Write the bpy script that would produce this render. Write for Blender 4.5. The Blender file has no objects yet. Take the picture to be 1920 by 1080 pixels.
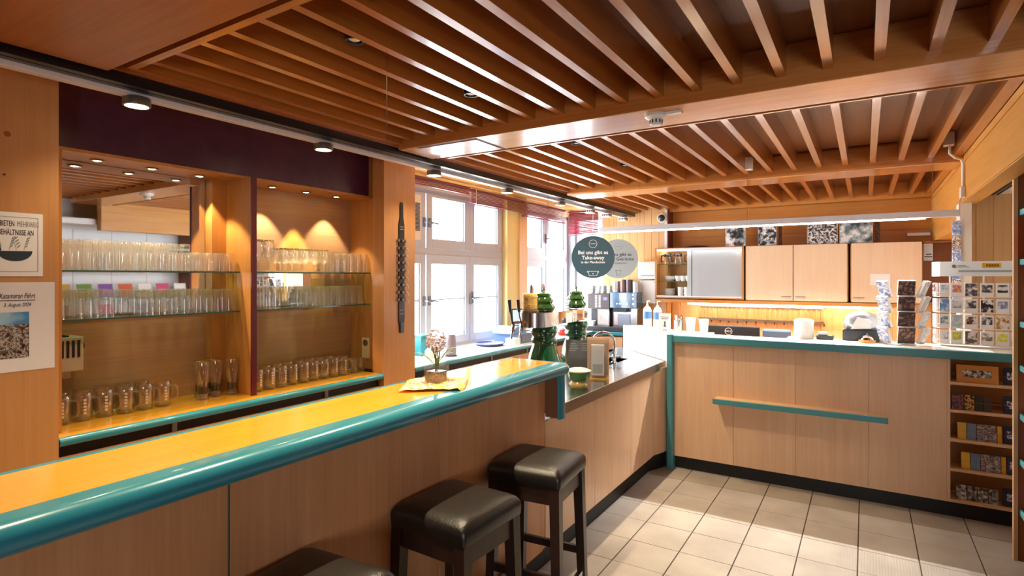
import bpy, bmesh, math, random
from mathutils import Vector, Matrix
random.seed(7)
SC = bpy.context.scene
COL = SC.collection
R = math.radians
PI = math.pi

# ------------------------------------------------------------------ camera
CAM_H = 1.63
cam_d = bpy.data.cameras.new('camera')
cam = bpy.data.objects.new('camera', cam_d); COL.objects.link(cam)
cam_d.sensor_width = 36.0
cam_d.lens = 36.0 * 1057.0 / 1920.0
cam_d.shift_y = -21.0 / 1920.0
cam_d.clip_start = 0.02
cam.location = (0, 0, CAM_H)
cam.rotation_euler = (R(90), 0, math.atan(662.0 / 1057.0))
SC.camera = cam

# ------------------------------------------------------------------ world, exposure
w = bpy.data.worlds.new('world'); SC.world = w; w.use_nodes = True
bg = w.node_tree.nodes['Background']
bg.inputs[0].default_value = (0.92, 0.96, 1.0, 1)
bg.inputs[1].default_value = 18.0
SC.view_settings.view_transform = 'Standard'
SC.view_settings.look = 'None'
SC.view_settings.gamma = 1.0
SC.view_settings.use_curve_mapping = False
SC.view_settings.exposure = 0.5
SC.cycles.use_denoising = True
SC.cycles.max_bounces = 9
SC.cycles.diffuse_bounces = 5
SC.cycles.glossy_bounces = 5
SC.cycles.transparent_max_bounces = 32
SC.cycles.transmission_bounces = 8
SC.cycles.sample_clamp_indirect = 6.0
SC.cycles.caustics_reflective = False
SC.cycles.caustics_refractive = False

def portal(name, loc, rot, sx, sy):
    d = bpy.data.lights.new(name, 'AREA'); d.shape = 'RECTANGLE'; d.size = sx; d.size_y = sy
    d.cycles.is_portal = True
    o = bpy.data.objects.new(name, d); COL.objects.link(o)
    o.location = loc; o.rotation_euler = rot
    return o
portal('daylight_portal_left', (-3.66, 4.45, 1.7), (0, R(-90), 0), 1.6, 2.1)
portal('daylight_portal_left', (-3.66, 6.55, 1.7), (0, R(-90), 0), 1.6, 1.3)
portal('daylight_portal_corner', (-3.3, 7.36, 1.65), (R(-90), 0, 0), 0.5, 1.5)
portal('daylight_portal_front', (1.5, -2.28, 1.45), (R(90), 0, 0), 1.3, 0.9)

# ------------------------------------------------------------------ materials
def lin(c):
    return c / 12.92 if c <= 0.04045 else ((c + 0.055) / 1.055) ** 2.4
def hx(s):
    s = s.lstrip('#')
    return tuple(lin(int(s[i:i + 2], 16) / 255.0) for i in (0, 2, 4)) + (1.0,)
MATS = {}
def base(name):
    m = bpy.data.materials.new(name); m.use_nodes = True
    nt = m.node_tree
    return m, nt, nt.nodes['Principled BSDF']
def plain(name, c, rough=0.5, metal=0.0, spec=0.5, coat=0.0, vary=0.0, vscale=8.0, bump=0.0):
    if name in MATS: return MATS[name]
    m, nt, b = base(name)
    col = hx(c)
    b.inputs['Base Color'].default_value = col
    b.inputs['Roughness'].default_value = rough
    b.inputs['Metallic'].default_value = metal
    b.inputs['Specular IOR Level'].default_value = spec
    b.inputs['Coat Weight'].default_value = coat
    if vary > 0 or bump > 0:
        g = nt.nodes.new('ShaderNodeNewGeometry')
        n = nt.nodes.new('ShaderNodeTexNoise'); n.inputs['Scale'].default_value = vscale; n.inputs['Detail'].default_value = 4
        nt.links.new(g.outputs['Position'], n.inputs['Vector'])
        if vary > 0:
            r = nt.nodes.new('ShaderNodeValToRGB')
            r.color_ramp.elements[0].position = 0.3; r.color_ramp.elements[1].position = 0.7
            r.color_ramp.elements[0].color = tuple(x * (1 - vary) for x in col[:3]) + (1,)
            r.color_ramp.elements[1].color = tuple(min(1, x * (1 + vary)) for x in col[:3]) + (1,)
            nt.links.new(n.outputs['Fac'], r.inputs['Fac']); nt.links.new(r.outputs['Color'], b.inputs['Base Color'])
        if bump > 0:
            bp = nt.nodes.new('ShaderNodeBump'); bp.inputs['Strength'].default_value = bump; bp.inputs['Distance'].default_value = 0.01
            nt.links.new(n.outputs['Fac'], bp.inputs['Height']); nt.links.new(bp.outputs['Normal'], b.inputs['Normal'])
    MATS[name] = m
    return m
def wood(name, dark, light, grain='z', rough=0.4, scale=1.0, coat=0.0, bump=0.05):
    if name in MATS: return MATS[name]
    m, nt, b = base(name)
    g = nt.nodes.new('ShaderNodeNewGeometry')
    mp = nt.nodes.new('ShaderNodeMapping'); mp.vector_type = 'POINT'
    s = {'x': (0.9, 14, 14), 'y': (14, 0.9, 14), 'z': (14, 14, 0.9)}[grain]
    mp.inputs['Scale'].default_value = tuple(v * scale for v in s)
    nt.links.new(g.outputs['Position'], mp.inputs['Vector'])
    n = nt.nodes.new('ShaderNodeTexNoise'); n.inputs['Scale'].default_value = 1.0; n.inputs['Detail'].default_value = 6; n.inputs['Roughness'].default_value = 0.65; n.inputs['Distortion'].default_value = 0.6
    nt.links.new(mp.outputs['Vector'], n.inputs['Vector'])
    mp2 = nt.nodes.new('ShaderNodeMapping'); mp2.inputs['Scale'].default_value = tuple(v * scale * 6 if v > 1 else v * scale * 2 for v in s)
    nt.links.new(g.outputs['Position'], mp2.inputs['Vector'])
    n2 = nt.nodes.new('ShaderNodeTexNoise'); n2.inputs['Scale'].default_value = 1.0; n2.inputs['Detail'].default_value = 3
    nt.links.new(mp2.outputs['Vector'], n2.inputs['Vector'])
    mx = nt.nodes.new('ShaderNodeMath'); mx.operation = 'MULTIPLY_ADD'; mx.inputs[1].default_value = 0.35
    nt.links.new(n2.outputs['Fac'], mx.inputs[0])
    sub = nt.nodes.new('ShaderNodeMath'); sub.operation = 'MULTIPLY'; sub.inputs[1].default_value = 0.65
    nt.links.new(n.outputs['Fac'], sub.inputs[0]); nt.links.new(sub.outputs[0], mx.inputs[2])
    r = nt.nodes.new('ShaderNodeValToRGB')
    r.color_ramp.elements[0].position = 0.33; r.color_ramp.elements[1].position = 0.66
    r.color_ramp.elements[0].color = hx(dark); r.color_ramp.elements[1].color = hx(light)
    nt.links.new(mx.outputs[0], r.inputs['Fac']); nt.links.new(r.outputs['Color'], b.inputs['Base Color'])
    b.inputs['Roughness'].default_value = rough
    b.inputs['Coat Weight'].default_value = coat; b.inputs['Coat Roughness'].default_value = 0.12
    bp = nt.nodes.new('ShaderNodeBump'); bp.inputs['Strength'].default_value = bump; bp.inputs['Distance'].default_value = 0.004
    nt.links.new(mx.outputs[0], bp.inputs['Height']); nt.links.new(bp.outputs['Normal'], b.inputs['Normal'])
    MATS[name] = m
    return m
def emit(name, c, strength):
    if name in MATS: return MATS[name]
    m = bpy.data.materials.new(name); m.use_nodes = True; nt = m.node_tree
    nt.nodes.remove(nt.nodes['Principled BSDF'])
    e = nt.nodes.new('ShaderNodeEmission'); e.inputs[0].default_value = hx(c); e.inputs[1].default_value = strength
    nt.links.new(e.outputs[0], nt.nodes['Material Output'].inputs[0])
    MATS[name] = m
    return m
def glass(name, tint='#f4f8f4', refl=0.25, haze=0.0, hazec='#ffffff', rough=0.03, fmin=0.04, fmax=0.6):
    """thin-walled glass: clear transmission, fresnel-like reflection, a little whitish smudge haze that catches light"""
    if name in MATS: return MATS[name]
    m = bpy.data.materials.new(name); m.use_nodes = True; nt = m.node_tree
    nt.nodes.remove(nt.nodes['Principled BSDF'])
    t = nt.nodes.new('ShaderNodeBsdfTransparent'); t.inputs[0].default_value = hx(tint)
    gl = nt.nodes.new('ShaderNodeBsdfGlossy'); gl.inputs['Roughness'].default_value = rough
    lw = nt.nodes.new('ShaderNodeLayerWeight'); lw.inputs[0].default_value = refl
    mr = nt.nodes.new('ShaderNodeMapRange'); mr.inputs['To Min'].default_value = fmin; mr.inputs['To Max'].default_value = fmax
    nt.links.new(lw.outputs['Facing'], mr.inputs['Value'])
    mx = nt.nodes.new('ShaderNodeMixShader')
    nt.links.new(mr.outputs[0], mx.inputs[0]); nt.links.new(t.outputs[0], mx.inputs[1]); nt.links.new(gl.outputs[0], mx.inputs[2])
    out = mx
    if haze > 0:
        d = nt.nodes.new('ShaderNodeBsdfDiffuse'); d.inputs[0].default_value = hx(hazec)
        tr = nt.nodes.new('ShaderNodeBsdfTranslucent'); tr.inputs[0].default_value = hx(hazec)
        ad = nt.nodes.new('ShaderNodeMixShader'); ad.inputs[0].default_value = 0.5
        nt.links.new(d.outputs[0], ad.inputs[1]); nt.links.new(tr.outputs[0], ad.inputs[2])
        m2 = nt.nodes.new('ShaderNodeMixShader'); m2.inputs[0].default_value = haze
        nt.links.new(mx.outputs[0], m2.inputs[1]); nt.links.new(ad.outputs[0], m2.inputs[2]); out = m2
    nt.links.new(out.outputs[0], nt.nodes['Material Output'].inputs[0])
    MATS[name] = m
    return m
def pattern(name, cols, scale=30.0, rough=0.5, detail=2.0, vor=False, soft=False):
    """blotchy multi-colour print"""
    if name in MATS: return MATS[name]
    m, nt, b = base(name)
    g = nt.nodes.new('ShaderNodeNewGeometry')
    n = nt.nodes.new('ShaderNodeTexVoronoi' if vor else 'ShaderNodeTexNoise')
    n.inputs['Scale'].default_value = scale
    if not vor: n.inputs['Detail'].default_value = detail
    nt.links.new(g.outputs['Position'], n.inputs['Vector'])
    r = nt.nodes.new('ShaderNodeValToRGB'); r.color_ramp.interpolation = 'LINEAR' if soft else 'CONSTANT'
    k = len(cols)
    while len(r.color_ramp.elements) < k: r.color_ramp.elements.new(0.5)
    for i, c in enumerate(cols):
        r.color_ramp.elements[i].position = (0.0 if i == 0 else (i / k if vor else 0.3 + 0.4 * i / k)); r.color_ramp.elements[i].color = hx(c)
    if vor:
        sp = nt.nodes.new('ShaderNodeSeparateColor'); nt.links.new(n.outputs['Color'], sp.inputs[0]); nt.links.new(sp.outputs[0], r.inputs['Fac'])
    else:
        nt.links.new(n.outputs['Fac'], r.inputs['Fac'])
    nt.links.new(r.outputs['Color'], b.inputs['Base Color']); b.inputs['Roughness'].default_value = rough
    MATS[name] = m
    return m

W_BAR = wood('bar panel veneer', '#b67e52', '#ca9468', 'z', 0.38)
W_DESK = wood('counter panel veneer', '#cda684', '#deba98', 'z', 0.28, coat=0.2)
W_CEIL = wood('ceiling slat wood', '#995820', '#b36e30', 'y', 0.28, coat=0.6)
W_BEAM = wood('ceiling beam veneer', '#a9662e', '#c58547', 'x', 0.22, coat=0.35)
W_PANELC = wood('ceiling panel veneer', '#8e4f22', '#a86433', 'x', 0.35, coat=0.1)
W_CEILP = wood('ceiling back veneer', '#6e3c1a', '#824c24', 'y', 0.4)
W_PILL = wood('pillar veneer', '#bd8550', '#cc9660', 'z', 0.36)
W_NICHE = wood('niche veneer', '#b0865c', '#c4996e', 'y', 0.35)
W_NSIDE = wood('niche side veneer', '#b67a3a', '#c98c48', 'z', 0.38)
W_WALL = wood('wall cladding', '#d0a068', '#e0b47c', 'z', 0.42)
W_WALLX = wood('wall fascia boards', '#b8752e', '#cc8a3e', 'x', 0.4)
W_HEAD = wood('header boards', '#c58436', '#dba04e', 'y', 0.4)
W_CAB = wood('pale cabinet veneer', '#e0c4a0', '#e9d0b0', 'z', 0.4)
W_CABF = wood('cabinet carcass wood', '#b07c48', '#c08c55', 'x', 0.42)
W_DARK = wood('stool dark wood', '#231512', '#35221b', 'z', 0.35)
W_BRN = wood('rack brown veneer', '#8a4d22', '#9c5c2c', 'z', 0.4)
W_EDGE = wood('light edge wood', '#cfa478', '#dcb68c', 'z', 0.45)
W_TOP = wood('honey bar laminate', '#dc9626', '#e7a436', 'y', 0.16, coat=0.5, bump=0.0)
M_TEAL = plain('teal lacquer', '#2b8296', 0.24, coat=0.4)
M_TEALD = plain('teal counter edge', '#468890', 0.35)
M_BLACK = plain('black kickboard', '#0b0b0d', 0.55)
M_PURP = plain('aubergine stained wood', '#452238', 0.35, vary=0.15, vscale=12)
M_RED = plain('dark red edge', '#5a1420', 0.35)
M_REDSIDE = plain('oxblood side panel', '#6a2a1e', 0.4)
M_WHITE = plain('white lacquer', '#eceef2', 0.4)
M_LAM = plain('white laminate', '#f2f2ee', 0.18)
M_WIN = plain('window frame white', '#b7c0d0', 0.4)
M_PAPER = plain('paper white', '#f1f0ee', 0.5)
M_PLAST = plain('white plastic', '#e6e6e4', 0.35)
M_GREY = plain('grey plastic', '#8b8f98', 0.45)
M_DGREY = plain('dark grey plastic', '#2b2e34', 0.4)
M_BLK = plain('black plastic', '#101114', 0.35)
M_ALU = plain('aluminium strip', '#e6dfe2', 0.25)
M_STEEL = plain('brushed steel', '#b9babd', 0.22, metal=1.0)
M_STEELT = plain('steel worktop', '#cfcdc6', 0.16, metal=1.0, bump=0.02, vscale=30)
M_CHROME = plain('chrome', '#dcdde0', 0.06, metal=1.0)
M_IRON = plain('window fitting iron', '#7b818a', 0.4, metal=0.6)
M_LEATH = plain('black leather', '#1b1714', 0.34, bump=0.15, vscale=180)
M_GLASS = glass('shelf glass', '#dff0e4', 0.3)
M_GEDGE = plain('green glass edge', '#3c5a48', 0.15)
M_TUMB = glass('tumbler glass', '#ffffff', 0.34, haze=0.05, hazec='#fffaf0', rough=0.08, fmin=0.05)
M_MUG = glass('mug glass', '#fbf6ee', 0.5, haze=0.05, hazec='#fff4e0', rough=0.03, fmin=0.10, fmax=0.9)
M_PANE = glass('window pane', '#ffffff', 0.12)
M_ACRYL = glass('clear acrylic', '#f6f8fa', 0.3, haze=0.06)
M_CERAM = plain('green glazed ceramic', '#17543a', 0.08, coat=0.6)
M_CERAM2 = plain('green glazed ceramic top', '#2a5228', 0.1, coat=0.6)
M_PORC = plain('porcelain', '#f0f0ee', 0.15)
M_YEL = plain('yellow reveal plaster', '#dcc784', 0.7)
M_WALLW = plain('white plaster', '#e9e7e2', 0.8)
M_TAUPE = plain('taupe plaster', '#84705e', 0.8)
ORDN = ['first', 'second', 'third', 'fourth', 'fifth', 'sixth', 'seventh', 'eighth', 'ninth', 'tenth', 'eleventh', 'twelfth']
M_TILE = None

# ------------------------------------------------------------------ geometry helpers
class G:
    def __init__(s):
        s.v = []; s.f = []; s.sm = []
    def box(s, x0, x1, y0, y1, z0, z1):
        i = len(s.v)
        s.v += [(x0, y0, z0), (x1, y0, z0), (x1, y1, z0), (x0, y1, z0), (x0, y0, z1), (x1, y0, z1), (x1, y1, z1), (x0, y1, z1)]
        for q in ((0, 3, 2, 1), (4, 5, 6, 7), (0, 1, 5, 4), (1, 2, 6, 5), (2, 3, 7, 6), (3, 0, 4, 7)):
            s.f.append(tuple(i + k for k in q)); s.sm.append(False)
        return s
    def quad(s, a, b, c, d):
        i = len(s.v); s.v += [a, b, c, d]; s.f.append((i, i + 1, i + 2, i + 3)); s.sm.append(False); return s
    def prism(s, poly, a0, a1, axis='y', smooth=False):
        """poly of 2D points extruded along axis: y->(x,z), x->(y,z), z->(x,y)"""
        def P(p, a):
            return {'y': (p[0], a, p[1]), 'x': (a, p[0], p[1]), 'z': (p[0], p[1], a)}[axis]
        n = len(poly); i = len(s.v)
        s.v += [P(p, a0) for p in poly] + [P(p, a1) for p in poly]
        s.f.append(tuple(i + k for k in range(n))); s.sm.append(False)
        s.f.append(tuple(i + n + k for k in reversed(range(n)))); s.sm.append(False)
        for k in range(n):
            k2 = (k + 1) % n
            s.f.append((i + k, i + n + k, i + n + k2, i + k2)); s.sm.append(smooth)
        return s
    def lathe(s, prof, seg=20, c=(0, 0, 0), cap0=True, cap1=True, smooth=True, sx=1.0, sy=1.0):
        i = len(s.v); n = len(prof)
        for r, z in prof:
            for k in range(seg):
                a = 2 * PI * k / seg
                s.v.append((c[0] + r * sx * math.cos(a), c[1] + r * sy * math.sin(a), c[2] + z))
        for j in range(n - 1):
            for k in range(seg):
                k2 = (k + 1) % seg
                s.f.append((i + j * seg + k, i + j * seg + k2, i + (j + 1) * seg + k2, i + (j + 1) * seg + k)); s.sm.append(smooth)
        if cap0: s.f.append(tuple(i + k for k in reversed(range(seg)))); s.sm.append(False)
        if cap1: s.f.append(tuple(i + (n - 1) * seg + k for k in range(seg))); s.sm.append(False)
        return s
    def tube(s, pts, r, seg=8, smooth=True, cap=True):
        pts = [Vector(p) for p in pts]; i = len(s.v); n = len(pts)
        rs = r if isinstance(r, (list, tuple)) else [r] * n
        up = None
        for j, p in enumerate(pts):
            t = (pts[min(j + 1, n - 1)] - pts[max(j - 1, 0)]).normalized()
            if up is None:
                up = Vector((0, 0, 1)) if abs(t.z) < 0.9 else Vector((1, 0, 0))
            a = t.cross(up).normalized(); b = a.cross(t).normalized(); up = b
            for k in range(seg):
                an = 2 * PI * k / seg
                q = p + a * (rs[j] * math.cos(an)) + b * (rs[j] * math.sin(an))
                s.v.append(tuple(q))
        for j in range(n - 1):
            for k in range(seg):
                k2 = (k + 1) % seg
                s.f.append((i + j * seg + k, i + j * seg + k2, i + (j + 1) * seg + k2, i + (j + 1) * seg + k)); s.sm.append(smooth)
        if cap:
            s.f.append(tuple(i + k for k in reversed(range(seg)))); s.sm.append(False)
            s.f.append(tuple(i + (n - 1) * seg + k for k in range(seg))); s.sm.append(False)
        return s
    def loft(s, rings, smooth=True, cap=True):
        i = len(s.v); n = len(rings[0])
        for r in rings: s.v += [tuple(p) for p in r]
        for j in range(len(rings) - 1):
            for k in range(n):
                k2 = (k + 1) % n
                s.f.append((i + j * n + k, i + j * n + k2, i + (j + 1) * n + k2, i + (j + 1) * n + k)); s.sm.append(smooth)
        if cap:
            s.f.append(tuple(i + k for k in reversed(range(n)))); s.sm.append(False)
            s.f.append(tuple(i + (len(rings) - 1) * n + k for k in range(n))); s.sm.append(False)
        return s
    def mesh(s, name, bevel=0.0, off=(0, 0, 0), segs=2):
        me = bpy.data.meshes.new(name)
        me.from_pydata([(x - off[0], y - off[1], z - off[2]) for x, y, z in s.v], [], s.f)
        me.polygons.foreach_set('use_smooth', s.sm)
        bm = bmesh.new(); bm.from_mesh(me)
        bmesh.ops.recalc_face_normals(bm, faces=bm.faces)
        if bevel > 0:
            bmesh.ops.bevel(bm, geom=list(bm.edges), offset=bevel, segments=segs, profile=0.5, affect='EDGES', clamp_overlap=True)
        bm.to_mesh(me); bm.free(); me.update()
        if any(s.sm): me.set_sharp_from_angle(angle=R(48))
        return me

def wloc(o):
    v = Vector((0, 0, 0))
    while o is not None:
        v += o.location; o = o.parent
    return v
def tag(o, label=None, cat=None, group=None, kind=None):
    if label: o['label'] = label
    if cat: o['category'] = cat
    if group: o['group'] = group
    if kind: o['kind'] = kind
    return o
def thing(name, label, cat, loc=(0, 0, 0), rz=0.0, group=None):
    o = bpy.data.objects.new(name, None); COL.objects.link(o); o.empty_display_size = 0.05
    o.location = loc; o.rotation_euler = (0, 0, rz)
    return tag(o, label, cat, group)
def put(name, g, m, parent=None, bevel=0.0, world=True, loc=None, segs=2):
    """link one mesh; world=True: the vertices are world coordinates"""
    off = (0, 0, 0)
    if parent is not None and world: off = wloc(parent)
    if parent is None and loc is not None and world: off = loc
    me = g.mesh(name, bevel, off, segs)
    me.materials.append(m)
    o = bpy.data.objects.new(name, me); COL.objects.link(o)
    if parent is not None: o.parent = parent
    if loc is not None: o.location = loc
    return o
def struct(name, g, m, parent=None, bevel=0.0):
    o = put(name, g, m, parent, bevel)
    if parent is None: o['kind'] = 'structure'
    return o
def bx(x0, x1, y0, y1, z0, z1): return G().box(x0, x1, y0, y1, z0, z1)
def dup(o, loc=None, rz=None, parent=None, label=None, group=None):
    c = o.copy(); COL.objects.link(c)
    c.parent = parent
    if loc is not None: c.location = loc
    if rz is not None: c.rotation_euler = (0, 0, rz)
    for ch in list(o.children): dup(ch, parent=c)
    if label: c['label'] = label
    if group: c['group'] = group
    return c
def text(body, size, origin, right, up, m, parent, name='lettering', align='CENTER', depth=0.0006, world=True, sx=1.0, bold=True):
    cu = bpy.data.curves.new('t', 'FONT'); cu.body = body; cu.size = size; cu.align_x = align; cu.align_y = 'CENTER'
    cu.extrude = depth
    cu.offset = size * 0.018 if bold else 0.0
    cu.resolution_u = 2
    to = bpy.data.objects.new('t', cu); COL.objects.link(to)
    me = bpy.data.meshes.new_from_object(to)
    bpy.data.objects.remove(to); bpy.data.curves.remove(cu)
    r = Vector(right).normalized(); u = Vector(up).normalized(); n = r.cross(u)
    off = wloc(parent) if (parent is not None and world) else Vector((0, 0, 0))
    og = Vector(origin) - off
    for v in me.vertices:
        v.co = og + r * (v.co.x * sx) + u * v.co.y + n * v.co.z
    me.materials.clear(); me.materials.append(m); me.name = name
    o = bpy.data.objects.new(name, me); COL.objects.link(o)
    if parent is not None: o.parent = parent
    return o
def spot(name, loc, watts, angle, c=(1, .78, .5), blend=0.5, size=0.02, parent=None, rot=(0, 0, 0)):
    d = bpy.data.lights.new(name, 'SPOT'); d.energy = watts; d.spot_size = R(angle); d.spot_blend = blend; d.color = c; d.shadow_soft_size = size
    o = bpy.data.objects.new(name, d); COL.objects.link(o)
    if parent is not None:
        o.parent = parent; o.location = Vector(loc) - wloc(parent)
    else:
        o.location = loc
    o.rotation_euler = rot
    return o
def ring_poly(cx, cy, r, n=24):
    return [(cx + r * math.cos(2 * PI * k / n), cy + r * math.sin(2 * PI * k / n)) for k in range(n)]
# ================================================================== THE SETTING
def tile_material():
    m, nt, b = base('ribbed stoneware tile')
    g = nt.nodes.new('ShaderNodeNewGeometry')
    n = nt.nodes.new('ShaderNodeTexNoise'); n.inputs['Scale'].default_value = 3.5; n.inputs['Detail'].default_value = 5
    nt.links.new(g.outputs['Position'], n.inputs['Vector'])
    r = nt.nodes.new('ShaderNodeValToRGB'); r.color_ramp.elements[0].position = 0.3; r.color_ramp.elements[1].position = 0.72
    r.color_ramp.elements[0].color = hx('#988f86'); r.color_ramp.elements[1].color = hx('#b0a89d')
    nt.links.new(n.outputs['Fac'], r.inputs['Fac']); nt.links.new(r.outputs['Color'], b.inputs['Base Color'])
    wv = nt.nodes.new('ShaderNodeTexWave'); wv.wave_type = 'BANDS'; wv.bands_direction = 'X'; wv.inputs['Scale'].default_value = 22.0; wv.inputs['Distortion'].default_value = 0.6
    nt.links.new(g.outputs['Position'], wv.inputs['Vector'])
    bp = nt.nodes.new('ShaderNodeBump'); bp.inputs['Strength'].default_value = 0.12; bp.inputs['Distance'].default_value = 0.004
    nt.links.new(wv.outputs['Fac'], bp.inputs['Height']); nt.links.new(bp.outputs['Normal'], b.inputs['Normal'])
    b.inputs['Roughness'].default_value = 0.38
    return m
M_TILE = tile_material()
M_GROUT = plain('dark grout', '#3f3126', 0.8)
floor = struct('floor', bx(-3.8, 3.4, -2.4, 7.7, -0.08, -0.004), M_GROUT)
TX = [-0.036 + 0.2995 * k for k in range(-5, 4)]; TX = [-1.54] + [x for x in TX if x > -1.5] + [1.12]
TY = [3.958 + 0.2997 * k for k in range(-7, 3)] + [4.852]
gr = 0.0035
for i in range(len(TX) - 1):
    for j in range(len(TY) - 1):
        g = bx(TX[i] + gr, TX[i + 1] - gr, TY[j] + gr * 0.6, TY[j + 1] - gr * 0.6, -0.004, random.uniform(-0.0004, 0.0004))
        put('tile', g, M_TILE, floor)
# the tiling beyond what the view shows
def far_tiles():
    g = G()
    y1 = TY[0]
    for i in range(-12, 12):
        for j in range(-14, 1):
            x0 = -0.036 + 0.2995 * i; y0 = y1 - 0.2997 * (1 - j)
            if x0 < -1.55: continue
            g.box(x0 + gr, x0 + 0.2995 - gr, y0 + gr, y0 + 0.2997 - gr, -0.004, 0.0)
    for i in range(-12, -4):
        for j in range(0, 22):
            x0 = -0.036 + 0.2995 * i; y0 = 1.0 + 0.2997 * j
            if x0 + 0.2995 > -1.6: continue
            g.box(x0 + gr, x0 + 0.2995 - gr, y0 + gr, y0 + 0.2997 - gr, -0.004, 0.0)
    for i in range(-5, 4):
        for j in range(0, 7):
            x0 = -0.036 + 0.2995 * i; y0 = 5.5 + 0.2997 * j
            g.box(x0 + gr, x0 + 0.2995 - gr, y0 + gr, y0 + 0.2997 - gr, -0.004, 0.0)
    o = put('tile_field', g, M_TILE, floor); o['kind'] = 'stuff'
far_tiles()

# ---- ceiling: back panel, slats in three bays, beams
ZB, ZS, ZC = 2.45, 2.50, 2.64
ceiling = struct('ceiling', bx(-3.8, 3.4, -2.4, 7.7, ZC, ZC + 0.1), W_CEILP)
SX = [0.049 + 0.1785 * k for k in range(-14, 3)]
BAYS = [(1.13, 2.70), (3.13, 5.10), (5.46, 7.30)]
for y0, y1 in BAYS:
    me = None
    for x in SX:
        if me is None:
            o = put('slat', bx(-0.019, 0.019, y0, y1, ZS, ZC), W_CEIL, ceiling); me = o
            o.location = (x, 0, 0)
        else:
            c = me.copy(); COL.objects.link(c); c.location = (x, 0, 0)
        # a faint mounting cleat above each slat is hidden, left out
# edge boards along the right wall and lip boards
for y0, y1 in BAYS:
    put('edge_board', bx(0.535, 0.592, y0, y1, ZS - 0.005, ZC), W_CEIL, ceiling)
    put('edge_board', bx(-2.56, -2.52, y0, y1, ZS - 0.02, ZC), W_CEIL, ceiling)
put('lip_board', bx(-2.52, 0.60, 1.098, 1.13, ZB + 0.02, ZC), W_BEAM, ceiling)
put('lip_board', bx(-2.52, 0.60, 3.112, 3.13, ZB + 0.012, ZC), W_BEAM, ceiling)
put('back_board', bx(-2.52, 0.60, 7.30, 7.36, ZS - 0.03, ZC), W_WALLX, ceiling)
# left strip of ceiling above the back counter
put('soffit_panel', bx(-3.8, -2.56, 0.0, 7.7, 2.575, ZC), W_HEAD, ceiling)
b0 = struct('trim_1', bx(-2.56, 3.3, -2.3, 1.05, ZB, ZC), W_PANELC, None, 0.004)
b1 = struct('trim_2', bx(-2.56, 0.60, 2.70, 3.04, ZB, ZC), W_BEAM, None, 0.005)
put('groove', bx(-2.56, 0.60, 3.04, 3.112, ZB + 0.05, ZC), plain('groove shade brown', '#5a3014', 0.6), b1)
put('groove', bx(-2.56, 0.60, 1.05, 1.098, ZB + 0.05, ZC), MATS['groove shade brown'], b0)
# access hatch in the beam
hat = put('access_hatch', bx(-2.40, -1.96, 2.725, 3.015, ZB - 0.006, ZB), W_BEAM, b1, 0.001)
hf = G()
for a in ((-2.412, -1.948, 2.713, 2.722), (-2.412, -1.948, 3.018, 3.027), (-2.412, -2.403, 2.713, 3.027), (-1.957, -1.948, 2.713, 3.027)):
    hf.box(a[0], a[1], a[2], a[3], ZB - 0.002, ZB + 0.001)
put('hatch_joint', hf, M_BLACK, b1)
b2 = struct('trim_3', bx(-2.56, 0.60, 5.10, 5.46, ZB, ZC), W_BEAM, None, 0.02)
b2.data.materials[0] = W_CEIL if False else W_BEAM
# ---- right side: header wall above the alcove, alcove soffit, walls behind
wr = struct('wall_right', bx(0.60, 0.70, 3.0, 7.5, 2.17, ZC), W_HEAD)
put('header_board', bx(0.594, 0.60, 3.0, 7.4, 2.175, 2.44), W_HEAD, wr)
put('header_board', bx(0.594, 0.60, 3.0, 7.4, 2.446, 2.49), W_HEAD, wr)
wr2 = struct('wall_right', bx(1.12, 1.22, 2.4, 5.45, 0, ZC), M_WALLW)
struct('wall_right', bx(1.12, 3.3, 2.3, 2.4, 0, ZC), M_TAUPE)
al = struct('trim_4', bx(0.70, 1.12, 2.4, 5.40, 2.235, 2.30), M_WHITE)
put('track', bx(0.78, 0.80, 3.2, 5.38, 2.228, 2.235), M_BLACK, al)
put('track', bx(0.815, 0.825, 3.2, 5.38, 2.228, 2.235), M_BLACK, al)
ap = struct('wall_back', bx(0.60, 1.12, 5.40, 5.45, 0.0, 2.30), W_WALL)
for xx in (0.70, 0.80, 0.90, 1.0):
    put('panel_seam', bx(xx, xx + 0.003, 5.398, 5.40, 1.1, 2.235), W_CABF, ap)
struct('wall_right', bx(0.86, 0.96, 5.45, 7.5, 0, 2.17), M_WALLW)
struct('trim_8', bx(0.602, 0.96, 5.45, 7.5, 2.0, 2.22), W_HEAD)
# corner post with bright face
cp = struct('trim_5', bx(0.585, 0.655, 5.22, 5.40, 1.135, 2.17), plain('cream post', '#efe4d2', 0.5), None, 0.003)
# ---- back wall
wb = struct('wall_back', bx(-3.05, 0.98, 7.45, 7.55, 0, ZC), W_WALLX)
struct('wall_back', bx(-3.75, -3.52, 7.28, 7.4, 0, ZC), M_WALLW)
wbl = struct('wall_back', bx(-3.06, -2.17, 7.25, 7.45, 0, 2.6), W_WALL)
for k in range(9):
    put('cladding_board', bx(-3.055 + k * 0.0975, -3.055 + (k + 1) * 0.0975 - 0.003, 7.238, 7.25, 0.92, 2.55), W_WALL, wbl)
put('end_panel', bx(-2.17, -2.155, 7.24, 7.45, 1.99, 2.5), M_REDSIDE, wbl)
put('edge_strip', bx(-2.20, -2.165, 7.232, 7.24, 1.99, 2.5), M_WHITE, wbl)
for k in range(3):
    put('wall_board', bx(-2.15, 0.85, 7.435, 7.45, 1.98 + k * 0.165, 2.14 + k * 0.165), W_WALLX, wb)
for k in range(24):
    put('cladding_board', bx(-2.16 + k * 0.115, -2.16 + (k + 1) * 0.115 - 0.003, 7.438, 7.45, 0.92, 1.34), W_WALL, wb)
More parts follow.
